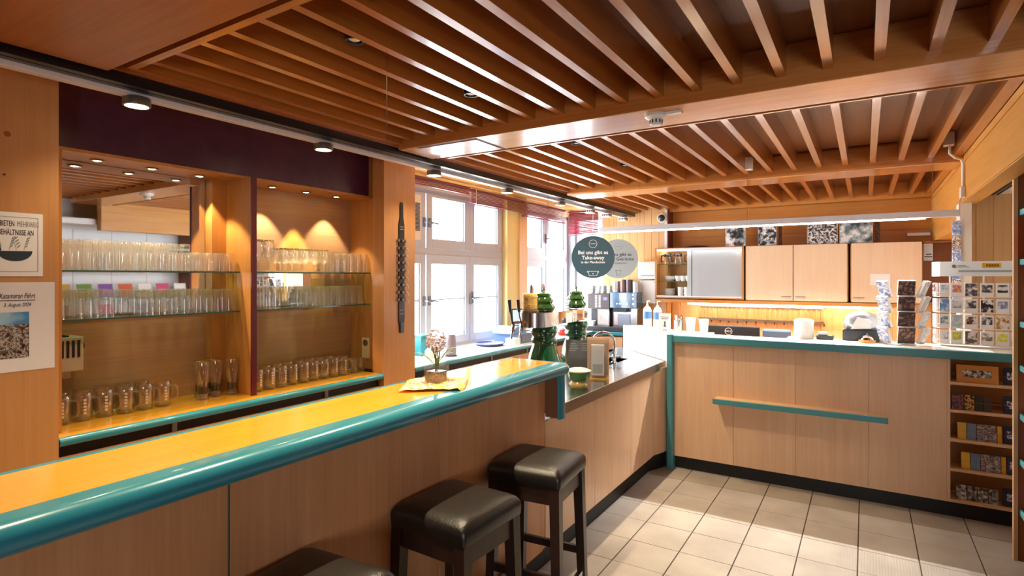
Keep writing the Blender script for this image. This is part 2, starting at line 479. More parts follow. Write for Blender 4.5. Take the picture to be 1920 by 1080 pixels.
# below the back window
struct('wall_back', bx(-3.52, -3.05, 7.28, 7.4, 0, 0.93), M_WALLW)
struct('wall_back', bx(-3.52, -3.05, 7.28, 7.4, 2.47, ZC), M_WALLW)
# ---- left window wall
wl = struct('wall_left', bx(-3.72, -3.56, 3.35, 7.4, 0, 0.925), M_WALLW)
struct('wall_left', bx(-3.72, -3.56, 3.35, 7.4, 2.47, ZC), M_WALLW)
struct('wall_left', bx(-3.72, -3.50, 5.485, 5.93, 0.92, 2.575), M_YEL)
put('reveal_board', bx(-3.50, -3.49, 5.74, 5.93, 0.93, 2.5), W_WALL, wl)
struct('wall_left', bx(-3.72, -3.50, 7.18, 7.28, 0.92, 2.5), M_WIN)
struct('wall_left', bx(-3.72, -3.56, 3.30, 3.46, 0, ZC), M_WALLW)
def window(name, y0, y1, sashes, X=-3.60):
    """white wooden window in the left wall: fixed frame, upper and lower sashes"""
    w_ = struct(name, G().box(X - 0.05, X + 0.03, y0, y1, 2.435, 2.47).box(X - 0.05, X + 0.03, y0, y1, 0.925, 0.955).box(X - 0.05, X + 0.035, y0, y1, 1.845, 1.905).box(X - 0.05, X + 0.03, y0, y0 + 0.03, 0.925, 2.47).box(X - 0.05, X + 0.03, y1 - 0.03, y1, 0.925, 2.47), M_WIN, None)
    for a, b in sashes:
        for z0, z1, tag_ in ((0.955, 1.845, 'low'), (1.905, 2.435, 'up')):
            t = 0.085 if tag_ == 'low' else 0.1
            tb = 0.075 if tag_ == 'low' else 0.095; tt = 0.09 if tag_ == 'low' else 0.035
            s = G().box(X - 0.025, X + 0.042, a, a + t * 0.85, z0, z1).box(X - 0.025, X + 0.042, b - t * 0.85, b, z0, z1)
            s.box(X - 0.025, X + 0.042, a + t * 0.85, b - t * 0.85, z0, z0 + tb).box(X - 0.025, X + 0.042, a + t * 0.85, b - t * 0.85, z1 - tt, z1)
            so = put('sash', s, M_WIN, w_, 0.004)
            put('pane', bx(X + 0.004, X + 0.008, a + t * 0.85, b - t * 0.85, z0 + tb, z1 - tt), M_PANE, so)
            put('gasket', G().box(X + 0.008, X + 0.030, b - t * 0.85 - 0.006, b - t * 0.85, z0 + tb, z1 - tt), M_DGREY, so)
            if tag_ == 'low':
                put('muntin', bx(X + 0.0, X + 0.03, a + t * 0.85, b - t * 0.85, 1.398, 1.412), M_WIN, so)
    return w_
w1 = window('window_1', 3.46, 5.485, [(3.49, 4.125), (4.145, 4.835), (4.845, 5.455)])
w2 = window('window_2', 5.93, 7.18, [(5.955, 6.515), (6.525, 7.15)])
for z in (1.40, 2.15):
    for y in (4.10, 4.18):
        h = G().box(-3.565, -3.545, y - 0.015, y + 0.015, z - 0.045, z + 0.045)
        h.tube([(-3.545, y, z), (-3.515, y, z), (-3.505, y + 0.07, z - 0.01)], 0.009, 6)
        put('window_catch', h, M_IRON, w1)
for y, z in ((4.875, 1.41), (4.84, 1.40), (6.52, 2.13)):
    put('window_catch', G().box(-3.56, -3.54, y - 0.014, y + 0.014, z - 0.06, z + 0.06).tube([(-3.54, y, z), (-3.51, y, z), (-3.505, y + 0.06, z - 0.01)], 0.008, 6), M_IRON, w1 if y < 5.5 else w2)
# vent grille on the first sash
vg = G().box(-3.552, -3.53, 3.93, 4.03, 1.98, 2.40)
vo = put('vent_frame', vg, M_PLAST, w1, 0.004)
vs = G()
for k in range(22):
    vs.box(-3.53, -3.524, 3.95, 4.01, 2.06 + k * 0.012, 2.066 + k * 0.012)
put('vent_slots', vs, M_DGREY, vo)
# corner window in the back wall
wb3 = struct('window_3', G().box(-3.52, -3.05, 7.30, 7.37, 0.93, 0.99).box(-3.52, -3.05, 7.30, 7.37, 2.42, 2.47).box(-3.52, -3.47, 7.30, 7.37, 0.99, 2.42).box(-3.10, -3.05, 7.30, 7.37, 0.99, 2.42).box(-3.47, -3.10, 7.29, 7.37, 1.80, 1.93), M_WIN)
put('pane', bx(-3.47, -3.10, 7.33, 7.335, 0.99, 1.80), M_PANE, wb3)
put('pane', bx(-3.47, -3.10, 7.33, 7.335, 1.93, 2.42), M_PANE, wb3)
# ---- left part: niche, pillars
XP = -3.10; XF = -2.985
p1_ = struct('wall_left', G().box(-3.75, XP, -1.0, 1.075, 0, 2.575).box(XP, XF, -1.0, 1.036, 0, 2.575), W_PILL)
put('wood_knot', G().lathe([(0.0, 0), (0.012, 0.0005), (0.0, 0.001)], 10), W_BRN, p1_, world=False).location = (XF, 0.862, 2.217)
put('screw', G().lathe([(0.004, 0), (0.004, 0.004)], 8), M_DGREY, p1_, world=False).location = (XF, 0.852, 2.049)
for o in p1_.children: o.rotation_euler = (0, R(90), 0)
p2_ = struct('wall_left', G().box(-3.75, XP, 3.115, 3.45, 0, 2.575).box(XP, XF, 3.0, 3.335, 0, 2.575), W_PILL)
nb = struct('wall_left', bx(-3.75, -3.447, 1.075, 3.115, 0, 2.575), W_NICHE)
hd = struct('trim_6', bx(-3.447, -3.183, 1.075, 3.04, 2.24, 2.575), M_PURP)
put('header_return', bx(-3.447, -3.19, 3.04, 3.115, 2.24, 2.575), W_NSIDE, hd)
put('side_panel', bx(-3.447, -3.105, 3.097, 3.115, 0.921, 2.225), W_NSIDE, hd)
put('side_panel', bx(-3.447, -3.105, 1.075, 1.09, 0.921, 2.225), W_NSIDE, hd)
put('soffit_board', bx(-3.447, -3.183, 1.075, 3.115, 2.225, 2.24), W_NSIDE, hd)
# divider with dark red front edge
dv = struct('trim_7', bx(-3.447, -3.112, 2.03, 2.055, 0.92, 2.225), W_NSIDE)
put('front_edge', bx(-3.112, -3.10, 2.026, 2.059, 0.92, 2.225), M_RED, dv)
put('back_strip', bx(-3.447, -3.37, 1.94, 2.03, 0.92, 2.225), W_NSIDE, dv)
# mirror on the niche back
M_MIRR = plain('mirror silver', '#f4f4f0', 0.02, metal=1.0)
mo = put('wall_mirror', bx(-3.447, -3.441, 1.09, 1.935, 1.43, 2.222), M_MIRR, None, loc=(-3.444, 1.5, 1.43))
tag(mo, 'large wall mirror behind the tumblers beside the left pillar', 'mirror')
mo2 = put('wall_mirror', bx(-3.447, -3.441, 2.06, 2.72, 1.43, 1.655), M_MIRR, None, loc=(-3.444, 2.4, 1.43))
tag(mo2, 'low mirror strip between the two glass shelves of the right niche bay', 'mirror')
# ---- unseen sides of the room (they show in the mirror and light the place)
wf = struct('wall_front', bx(-3.75, 0.85, -2.4, -2.3, 0, ZC), M_TAUPE)
struct('wall_front', bx(0.85, 2.15, -2.4, -2.3, 1.9, ZC), M_TAUPE)
struct('wall_front', bx(0.85, 2.15, -2.4, -2.3, 0, 1.0), M_TAUPE)
struct('wall_front', bx(2.15, 3.4, -2.4, -2.3, 0, ZC), M_TAUPE)
g = G()
for x in (0.85, 1.47, 2.09): g.box(x, x + 0.06, -2.37, -2.31, 1.0, 1.9)
g.box(0.85, 2.15, -2.37, -2.31, 1.0, 1.06).box(0.85, 2.15, -2.37, -2.31, 1.84, 1.9)
struct('window_4', g, M_WIN)
struct('wall_left', bx(-3.75, -3.65, -2.4, -1.0, 0, ZC), M_TAUPE)
struct('wall_right', bx(3.3, 3.4, -2.4, 2.4, 0, ZC), M_TAUPE)
# ================================================================== BAR COUNTER
bar = thing('bar_counter', 'long wood-veneered bar front with black kickboard behind the stools', 'counter', (-1.65, 2.0, 0))
put('carcass', bx(-1.76, -1.505, -0.9, 2.72, 0.12, 1.095), W_NSIDE, bar)
PAN = [(-0.9, 0.0), (0.0, 0.906), (0.906, 1.811), (1.811, 2.721)]
for a, b in PAN:
    put('front_panel', bx(-1.505, -1.49, a + 0.0025, b - 0.0025, 0.142, 1.095), W_BAR, bar, 0.001)
put('kickboard', bx(-1.72, -1.54, -0.9, 2.72, 0.0, 0.142), M_BLACK, bar)
put('joint_trim', bx(-1.506, -1.4885, 0.9015, 0.9055, 0.142, 1.095), plain('grey joint strip', '#5b5f52', 0.4), bar)
# raised bar top with bullnose
top = thing('bar_worktop', 'honey-yellow raised bar top with thick rounded teal edge', 'bar top', (-1.6, 1.0, 1.095))
put('top_board', bx(-1.752, -1.47, -0.9, 2.79, 1.10, 1.155), W_TOP, top)
nose = [(-1.47, 1.155)] + [(-1.418 + 0.034 * math.cos(a), 1.1205 + 0.0345 * math.sin(a)) for a in [R(90 - 15 * k) for k in range(13)]] + [(-1.47, 1.086)]
put('front_edge', G().prism(nose, -0.9, 2.80, 'y', True), M_TEAL, top)
be = [(-1.752, 1.155), (-1.752, 1.10), (-1.775, 1.10), (-1.783, 1.112), (-1.783, 1.145), (-1.775, 1.155)]
put('back_edge', G().prism(be, -0.9, 2.83, 'y'), M_TEAL, top)
# rounded end edge across
ee = [(2.79, 1.155), (2.80, 1.155)] + [(2.80 + 0.03 * math.sin(a), 1.125 + 0.03 * math.cos(a)) for a in [R(15 * k) for k in range(1, 12)]] + [(2.80, 1.095), (2.79, 1.095)]
put('end_edge', G().prism(ee, -1.752, -1.42, 'x', True), M_TEAL, top)
# corner roundover
cn = G(); rings = []
for q in range(7):
    a = R(15 * q)
    rings.append([(-1.418 + 0.034 * math.cos(t) * math.cos(a), 2.80 + 0.034 * math.cos(t) * math.sin(a), 1.1205 + 0.0345 * math.sin(t)) for t in [R(-90 + 15 * k) for k in range(13)]])
cn.loft(rings, True, False)
put('corner_edge', cn, M_TEAL, top)
# end flange hanging down at the counter end
fl = put('end_flange', bx(-1.49, -1.415, 2.722, 2.795, 0.862, 1.09), wood('flange brown', '#7b5138', '#8d6045', 'z', 0.4), top)
fe = [(-1.415, 2.722)] + [(-1.415 + 0.022 * math.sin(a), 2.7585 - 0.0365 * math.cos(a)) for a in [R(18 * k) for k in range(1, 10)]] + [(-1.415, 2.795)]
put('flange_edge', G().prism(fe, 0.855, 1.10, 'z', True), M_TEAL, fl)
put('end_board', bx(-1.76, -1.49, 2.722, 2.79, 0.9, 1.095), W_NSIDE, top)

# ------------------------------------------------------------------ service counter with steel top
sc_ = thing('service_counter', 'lower wood-fronted service counter under the steel sink top', 'counter', (-1.8, 3.8, 0))
put('carcass', bx(-2.13, -1.51, 2.83, 4.60, 0.12, 0.70), W_NSIDE, sc_)
for a, b in ((2.725, 3.39), (3.39, 4.06), (4.06, 4.60)):
    put('front_panel', bx(-1.505, -1.49, a + 0.0015, b - 0.0015, 0.142, 0.835), W_DESK, sc_, 0.001)
put('kickboard', bx(-2.1, -1.54, 2.72, 4.60, 0.0, 0.142), M_BLACK, sc_)
put('kickboard', G().prism([(-1.56, 4.60), (-1.54, 4.60), (-1.445, 4.83), (-1.47, 4.83)], 0.0, 0.142, 'z'), M_BLACK, sc_)
put('front_panel', G().prism([(-1.505, 4.6015), (-1.49, 4.6015), (-1.436, 4.79), (-1.452, 4.79)], 0.142, 0.86, 'z'), W_DESK, sc_)
st = thing('steel_worktop', 'stainless steel sink worktop beside the teal bar end', 'worktop', (-1.8, 3.8, 0.835))
# worktop as frame pieces around the basin
gt = G()
gt.box(-2.16, -1.47, 2.80, 4.35, 0.86, 0.902)
gt.box(-1.78, -1.47, 4.35, 4.83, 0.86, 0.902)
gt.box(-2.16, -2.10, 4.35, 5.3, 0.86, 0.902)
gt.box(-2.10, -1.78, 4.80, 4.83, 0.86, 0.902)
put('steel_top', gt, M_STEELT, st)
gt = G()
gt.v += [(-2.16, 4.83, 0.902), (-1.47, 4.83, 0.902), (-1.47, 4.86, 0.902), (-2.10, 5.50, 0.902), (-2.16, 5.50, 0.902), (-2.16, 4.83, 0.86), (-1.47, 4.83, 0.86), (-1.47, 4.86, 0.86), (-2.10, 5.50, 0.86), (-2.16, 5.50, 0.86)]
gt.f += [(0, 1, 2, 3, 4), (9, 8, 7, 6, 5), (0, 5, 6, 1), (1, 6, 7, 2), (2, 7, 8, 3), (3, 8, 9, 4), (4, 9, 5, 0)]; gt.sm += [False] * 7
put('corner_plate', gt, M_STEELT, st)
put('front_lip', bx(-1.478, -1.466, 2.80, 4.855, 0.838, 0.903), plain('steel edge', '#8d8078', 0.3, metal=0.8), st, 0.002)
gb = G()   # basin
gb.quad((-2.10, 4.35, 0.72), (-1.78, 4.35, 0.72), (-1.78, 4.80, 0.72), (-2.10, 4.80, 0.72))
gb.quad((-2.10, 4.35, 0.72), (-2.10, 4.35, 0.9), (-1.78, 4.35, 0.9), (-1.78, 4.35, 0.72))
gb.quad((-2.10, 4.80, 0.72), (-1.78, 4.80, 0.72), (-1.78, 4.80, 0.9), (-2.10, 4.80, 0.9))
gb.quad((-2.10, 4.35, 0.72), (-2.10, 4.80, 0.72), (-2.10, 4.80, 0.9), (-2.10, 4.35, 0.9))
gb.quad((-1.78, 4.35, 0.72), (-1.78, 4.35, 0.9), (-1.78, 4.80, 0.9), (-1.78, 4.80, 0.72))
put('basin', gb, M_STEEL, st)
# white splash panel running diagonally behind the sink
wp = G(); P0 = Vector((-1.432, 4.80, 0)); P1 = Vector((-2.10, 5.50, 0)); nn = Vector((0.7236, 0.690, 0)) * 0.018
for z0, z1 in ((0.905, 1.135),):
    a, b, c, d = P0, P1, P1 + nn, P0 + nn
    wp.prism([(a.x, a.y), (b.x, b.y), (c.x, c.y), (d.x, d.y)], z0, z1, 'z')
spl = put('splash_panel', wp, M_LAM, None, loc=(-1.77, 5.15, 0.905)); tag(spl, 'glossy white splash panel standing behind the steel sink', 'panel')

# ------------------------------------------------------------------ reception desk (right counter)
desk = thing('reception_desk', 'pale wood-fronted reception counter with black kickboard and built-in leaflet cubby', 'counter', (-0.3, 5.0, 0))
for a, b in ((-1.385, -0.9), (-0.9, -0.45), (-0.45, 0.02), (0.02, 0.47)):
    put('front_panel', bx(a + 0.0008, b - 0.0008, 4.80, 4.818, 0.11, 1.08), W_DESK, desk, 0.0006)
put('kickboard', bx(-1.385, 1.1, 4.845, 4.86, 0, 0.115), M_BLACK, desk)
put('back_board', bx(-1.385, 1.11, 4.985, 5.0, 0.11, 1.09), W_CABF, desk)
put('corner_post', G().prism([(-1.432, 4.762), (-1.424, 4.752), (-1.386, 4.752), (-1.378, 4.762), (-1.378, 4.83), (-1.432, 4.83)], 0.0, 1.14, 'z'), M_TEALD, desk)
# cubby
put('side_board', bx(0.47, 0.488, 4.80, 4.985, 0.11, 1.08), W_DESK, desk)
put('side_board', bx(1.09, 1.11, 4.80, 4.985, 0.11, 1.08), W_DESK, desk)
for z in (0.112, 0.322, 0.521, 0.718, 0.905):
    put('shelf', bx(0.488, 1.09, 4.80, 4.985, z - 0.002, z + 0.016), W_EDGE, desk)
    put('retaining_bar', G().tube([(0.488, 4.806, z + 0.075), (1.09, 4.806, z + 0.075)], 0.002, 6), M_ACRYL, desk)
dt = thing('reception_worktop', 'pale reception counter top with teal front edge', 'counter top', (-0.3, 5.0, 1.085))
tp = G(); tp.prism([(-1.378, 4.79), (1.11, 4.79), (1.11, 5.225), (-0.54, 5.225), (-0.54, 5.04), (-1.14, 5.04), (-1.14, 5.225), (-1.42, 5.225), (-1.95, 5.62), (-2.09, 5.51), (-1.42, 4.81)], 1.093, 1.133, 'z')
put('top_board', tp, plain('cream laminate', '#efe3cf', 0.22), dt)
put('front_edge', bx(-1.378, 1.11, 4.762, 4.792, 1.078, 1.135), M_TEALD, dt, 0.006)
ls = thing('writing_shelf', 'narrow wooden ledge with teal front edge fixed to the reception counter front', 'shelf', (-0.45, 4.75, 0.61))
put('ledge', bx(-1.03, 0.13, 4.69, 4.80, 0.617, 0.652), W_EDGE, ls)
put('front_edge', bx(-1.035, 0.135, 4.672, 4.69, 0.612, 0.655), M_TEALD, ls, 0.004)
# lower work desk behind
wd = thing('work_desk', 'low work desk hidden behind the reception counter', 'desk', (-0.4, 5.7, 0))
put('desk_board', bx(-1.4, 0.55, 5.40, 6.0, 0.735, 0.765), W_CABF, wd)
for x in (-1.38, 0.5): put('leg_panel', bx(x, x + 0.03, 5.42, 5.98, 0, 0.735), W_CABF, wd)

# ------------------------------------------------------------------ back counter (niche) and window counter
def counter_run(name, label, y0, y1, xb, topmat, seams, extra=None):
    t = thing(name, label, 'counter', (-3.2, (y0 + y1) / 2, 0))
    put('top_board', G().box(xb, -3.10, max(y0, 1.077), y1, 0.885, 0.92).box(-3.10, -3.01, y0, y1, 0.885, 0.92), topmat, t)
    ns = [(-3.01, 0.92)] + [(-2.998 + 0.0 + 0.0195 * math.cos(a), 0.9005 + 0.0195 * math.sin(a)) for a in [R(90 - 18 * k) for k in range(11)]] + [(-3.01, 0.881)]
    put('front_edge', G().prism(ns, y0, y1, 'y', True), M_TEAL, t)
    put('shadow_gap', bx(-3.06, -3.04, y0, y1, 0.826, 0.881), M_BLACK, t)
    for a, b in zip(seams[:-1], seams[1:]):
        put('drawer_front', bx(-3.045, -3.02, a + 0.003, b - 0.003, 0.12, 0.826), W_BAR, t, 0.001)
        put('bracket', bx(-3.04, -3.03, (a + b) / 2 - 0.012, (a + b) / 2 + 0.012, 0.83, 0.878), M_GREY, t)
    put('plinth', bx(-3.095, -3.07, y0, y1, 0, 0.12), M_BLACK, t)
    return t
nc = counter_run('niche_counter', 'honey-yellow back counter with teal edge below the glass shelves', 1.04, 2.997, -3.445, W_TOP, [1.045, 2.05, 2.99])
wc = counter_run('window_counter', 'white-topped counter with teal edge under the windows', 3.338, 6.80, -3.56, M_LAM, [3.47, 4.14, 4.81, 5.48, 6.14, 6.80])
put('drawer_front', bx(-3.02, -3.012, 4.10, 4.58, 0.60, 0.815), M_WHITE, wc)
cc = thing('coffee_counter', 'teal-edged counter carrying the coffee machines by the back wall', 'counter', (-2.7, 7.0, 0))
put('top_board', bx(-3.50, -2.2, 6.83, 7.236, 0.885, 0.92), M_LAM, cc)
put('front_edge', bx(-3.02, -2.2, 6.80, 6.83, 0.88, 0.922), M_TEAL, cc, 0.008)
for a, b in ((-3.0, -2.62), (-2.62, -2.21)):
    put('cabinet_door', bx(a + 0.003, b - 0.003, 6.84, 6.86, 0.12, 0.86), W_DESK, cc)
rc = thing('rear_counter', 'low rear counter under the wall cabinets', 'counter', (-0.8, 7.1, 0))
put('top_board', bx(-2.16, 0.60, 6.85, 7.43, 0.88, 0.92), W_CABF, rc)
put('front_board', bx(-2.16, 0.60, 6.88, 6.90, 0.1, 0.88), W_CAB, rc)

# ------------------------------------------------------------------ glass shelves in the niche
def glass_shelf(y0, y1, z, label):
    t = thing('glass_shelf', label, 'shelf', (-3.33, (y0 + y1) / 2, z - 0.009), group='glass shelves in the niche')
    put('glass_plate', bx(-3.438, -3.226, y0, y1, z - 0.008, z), M_GLASS, t)
    put('polished_edge', bx(-3.226, -3.223, y0, y1, z - 0.008, z), M_GEDGE, t)
    for y in (y0 + 0.004, y1 - 0.012):
        put('shelf_pin', G().box(-3.30, -3.288, y, y + 0.008, z - 0.014, z - 0.008), M_CHROME, t)
Z1, Z2 = 1.662, 1.424
glass_shelf(1.092, 2.028, Z1, 'upper glass shelf of the left niche bay in front of the mirror')
glass_shelf(1.092, 2.028, Z2, 'lower glass shelf of the left niche bay above the toaster')
glass_shelf(2.058, 3.095, Z1, 'upper glass shelf of the right niche bay under the yellow spot')
glass_shelf(2.058, 3.095, Z2, 'lower glass shelf of the right niche bay above the mug row')

# ------------------------------------------------------------------ wall cabinets on the back wall
YC = 7.10
def wall_cab(x0, x1, label, doors, knob):
    t = thing('wall_cabinet', label, 'cabinet', ((x0 + x1) / 2, 7.27, 1.35), group='wall cabinets on the back wall')
    b = G().box(x0, x0 + 0.018, YC + 0.02, 7.43, 1.35, 1.995).box(x1 - 0.018, x1, YC + 0.02, 7.43, 1.35, 1.995).box(x0, x1, YC + 0.02, 7.43, 1.977, 1.995).box(x0, x1, YC + 0.02, 7.43, 1.35, 1.368).box(x0, x1, 7.41, 7.43, 1.35, 1.995)
    put('carcass', b, W_CABF, t)
    for i, (a, c) in enumerate(doors):
        d = put('door', bx(a + 0.004, c - 0.004, YC, YC + 0.02, 1.358, 1.99), W_CAB, t, 0.0015)
        kx = knob[i]
        put('handle', G().tube([(kx - 0.05, YC, 1.405), (kx - 0.05, YC - 0.025, 1.405), (kx + 0.05, YC - 0.025, 1.405), (kx + 0.05, YC, 1.405)], 0.005, 6), M_STEEL, d)
    return t
wall_cab(-1.20, -0.155, 'pale two-door wall cabinet beside the glass-fronted cupboard', [(-1.195, -0.69), (-0.69, -0.16)], [-0.76, -0.62])
wall_cab(-0.135, 0.50, 'pale single-door wall cabinet at the right end of the row', [(-0.13, 0.495)], [-0.06])
gc = thing('glass_cupboard', 'open-fronted wall cupboard with sliding glass door and glass shelves', 'cabinet', (-1.73, 7.27, 1.35))
gb_ = G().box(-2.285, -2.262, YC, 7.43, 1.36, 1.995).box(-1.238, -1.215, YC, 7.43, 1.36, 1.995).box(-2.285, -1.215, YC + 0.005, 7.43, 1.975, 1.995).box(-2.285, -1.215, YC + 0.005, 7.43, 1.36, 1.385).box(-2.262, -1.238, 7.41, 7.43, 1.385, 1.975)
put('carcass', gb_, W_CABF, gc)
put('slide_rail', bx(-2.262, -1.238, YC, YC + 0.03, 1.96, 1.985), M_WHITE, gc)
put('slide_rail', bx(-2.262, -1.238, YC, YC + 0.03, 1.378, 1.392), M_WHITE, gc)
for z in (1.573, 1.79):
    put('glass_shelf', bx(-2.262, -1.238, YC + 0.04, 7.40, z - 0.006, z), M_GLASS, gc)
    put('shelf_edge', bx(-2.262, -1.238, YC + 0.036, YC + 0.04, z - 0.006, z), M_GEDGE, gc)
fr = glass('pale blue sliding glass', '#f0f6fa', 0.3, haze=0.62, hazec='#f2f8fc')
put('sliding_door', bx(-1.82, -1.24, YC + 0.006, YC + 0.012, 1.392, 1.96), fr, gc)
put('sliding_door', bx(-1.88, -1.30, YC + 0.018, YC + 0.024, 1.392, 1.96), fr, gc)
put('door_edge', bx(-1.826, -1.82, YC + 0.004, YC + 0.014, 1.392, 1.96), M_GEDGE, gc)
sl = thing('light_rail', 'wooden light rail board along the bottom of the wall cabinets', 'shelf', (-0.9, 7.27, 1.30))
put('rail_board', bx(-2.285, 0.52, YC - 0.005, 7.43, 1.308, 1.348), W_WALLX, sl)
put('under_tube', G().tube([(-1.9, 7.22, 1.294), (0.2, 7.22, 1.294)], 0.010, 8), emit('warm tube', '#fff0cf', 45.0), sl)
put('added_light_strip', bx(-2.25, -1.25, 7.14, 7.165, 1.958, 1.972), emit('added cupboard glow', '#fff6e8', 16.0), gc)  # glowing strip added to brighten the cupboard shelves
# open right compartment with box
oc = thing('open_compartment', 'dark open wall compartment right of the cabinet row', 'cabinet', (0.66, 7.27, 1.35))
put('carcass', G().box(0.505, 0.85, 7.40, 7.43, 1.35, 1.99).box(0.505, 0.85, YC + 0.02, 7.43, 1.35, 1.368).box(0.505, 0.85, YC + 0.02, 7.43, 1.976, 1.994), W_BRN, oc)

# ------------------------------------------------------------------ bar stools
def stool_proto():
    t = thing('bar_stool', 'x', 'stool', (0, 0, 0), group='black leather bar stools')
    h = 0.178
    rings = []
    for z, s, rr in ((0.717, 0.985, 0.014), (0.722, 1.0, 0.016), (0.752, 1.008, 0.016), (0.768, 0.995, 0.018), (0.782, 0.955, 0.024), (0.791, 0.88, 0.03), (0.796, 0.72, 0.04), (0.799, 0.4, 0.04)):
        hh = h * s; ring = []
        for cx, cy, a0 in ((1, 1, 0), (-1, 1, 90), (-1, -1, 180), (1, -1, 270)):
            for k in range(5):
                a = R(a0 + 22.5 * k)
                ring.append((cx * (hh - rr) + rr * math.cos(a), cy * (hh - rr) + rr * math.sin(a), z))
        rings.append(ring)
    put('seat', G().loft(rings), M_LEATH, t)
    put('seat_seam', G().box(-h - 0.001, h + 0.001, -h - 0.001, -h + 0.004, 0.714, 0.722), M_LEATH, t) if False else None
    for sx, sy in ((1, 1), (1, -1), (-1, 1), (-1, -1)):
        a = 0.148; b = 0.168; w0 = 0.023; w1 = 0.018
        def sq(cx, cy, w_, z): return [(cx - w_, cy - w_, z), (cx + w_, cy - w_, z), (cx + w_, cy + w_, z), (cx - w_, cy + w_, z)]
        put('leg', G().loft([sq(sx * b, sy * b, w1, 0.0), sq(sx * a, sy * a, w0, 0.714)], False), W_DARK, t)
    for s in (1, -1):
        put('apron', bx(-0.125, 0.125, s * 0.15 - 0.011, s * 0.15 + 0.011, 0.64, 0.714), W_DARK, t)
        put('apron', bx(s * 0.15 - 0.011, s * 0.15 + 0.011, -0.125, 0.125, 0.64, 0.714), W_DARK, t)
        put('stretcher', bx(-0.14, 0.14, s * 0.16 - 0.009, s * 0.16 + 0.009, 0.30, 0.335), W_DARK, t)
        put('stretcher', bx(s * 0.162 - 0.009, s * 0.162 + 0.009, -0.14, 0.14, 0.20, 0.235), W_DARK, t)
    put('foot_rail', bx(0.171, 0.175, -0.14, 0.14, 0.20, 0.237), M_STEEL, t)
    return t
s0 = stool_proto()
s0.location = (-1.297, 2.30, 0); s0.rotation_euler = (0, 0, R(6))
s0['label'] = 'black leather bar stool farthest back, standing below the bar end'
dup(s0, (-1.306, 1.695, 0), R(-2), label='middle black leather bar stool between the other two stools')
dup(s0, (-1.30, 1.01, 0), R(5), label='nearest black leather bar stool, only its seat showing at the bottom edge')

# ------------------------------------------------------------------ curtain track, lamp rail and lamps
ct = thing('curtain_track', 'black double ceiling track running along above the bar', 'track', (-2.62, 3.5, 2.46))
tk = G()
for x in (-2.60, -2.645): tk.box(x - 0.018, x + 0.018, -0.5, 7.2, 2.425, 2.47)
put('track_profile', tk, plain('black track', '#0e0d10', 0.3), ct)
put('track_lip', bx(-2.622, -2.619, -0.5, 7.2, 2.43, 2.47), M_DGREY, ct)
put('hanger_board', bx(-2.70, -2.56, -0.5, 7.23, 2.47, 2.575), W_PANELC, ct)
put('brown_lip', bx(-2.685, -2.668, -0.5, 7.2, 2.448, 2.462), W_BRN, ct)
lr = thing('lamp_rail', 'bright aluminium lamp rail beside the black ceiling track', 'rail', (-2.69, 3.5, 2.44))
put('rail_profile', bx(-2.712, -2.672, -0.5, 7.15, 2.405, 2.450), M_ALU, lr, 0.002)
M_LAMP = emit('warm lamp glow', '#ffe9b8', 14.0)
def rail_lamp(y, label):
    t = thing('ceiling_lamp', label, 'lamp', (-2.692, y, 2.408), group='round lamps on the rail')
    put('housing', G().lathe([(0.0, 0.002), (0.05, 0.002), (0.054, -0.004), (0.054, -0.034), (0.046, -0.036), (0.044, -0.026), (0.0, -0.026)], 24, cap0=False, cap1=False), plain('grey lamp metal', '#8c8579', 0.35, metal=0.7), t, world=False)
    put('diffuser', G().lathe([(0.0, -0.027), (0.043, -0.028), (0.040, -0.035), (0.0, -0.037)], 24, cap0=False, cap1=False), M_LAMP, t, world=False)
    spot('lamp_light', (-2.692, y, 2.36), 14, 130, (1, .80, .52), 0.8, 0.04, t)
LB = ['above the aubergine header by the left pillar', 'at the right end of the aubergine header', 'in front of the first red blind', 'in front of the second red blind', 'farthest along the rail']
for k, y in enumerate((1.215, 2.215, 3.215, 4.22, 5.25)): rail_lamp(y, 'round warm ceiling lamp ' + LB[k])
def rail_spot(y, label):
    t = thing('spot_lamp', label, 'lamp', (-2.692, y, 2.408), group='small box spots at the rail end')
    put('housing', bx(-0.045, 0.045, -0.05, 0.05, -0.045, 0.0), M_PLAST, t, 0.003, world=False)
    g = G()
    for k in range(4): g.box(0.0452, 0.047, -0.042 + k * 0.023, -0.028 + k * 0.023, -0.03, -0.012)
    g2 = G()
    for k in range(4): g2.box(-0.042 + k * 0.023, -0.028 + k * 0.023, -0.052, -0.0502, -0.03, -0.012)
    put('vent', g, M_BLK, t, world=False); put('vent', g2, M_BLK, t, world=False)
rail_spot(6.0, 'white box spot on the rail above the dark round sign')
rail_spot(6.5, 'white box spot on the rail above the grey round sign')
rail_spot(7.05, 'white box spot at the very end of the rail')
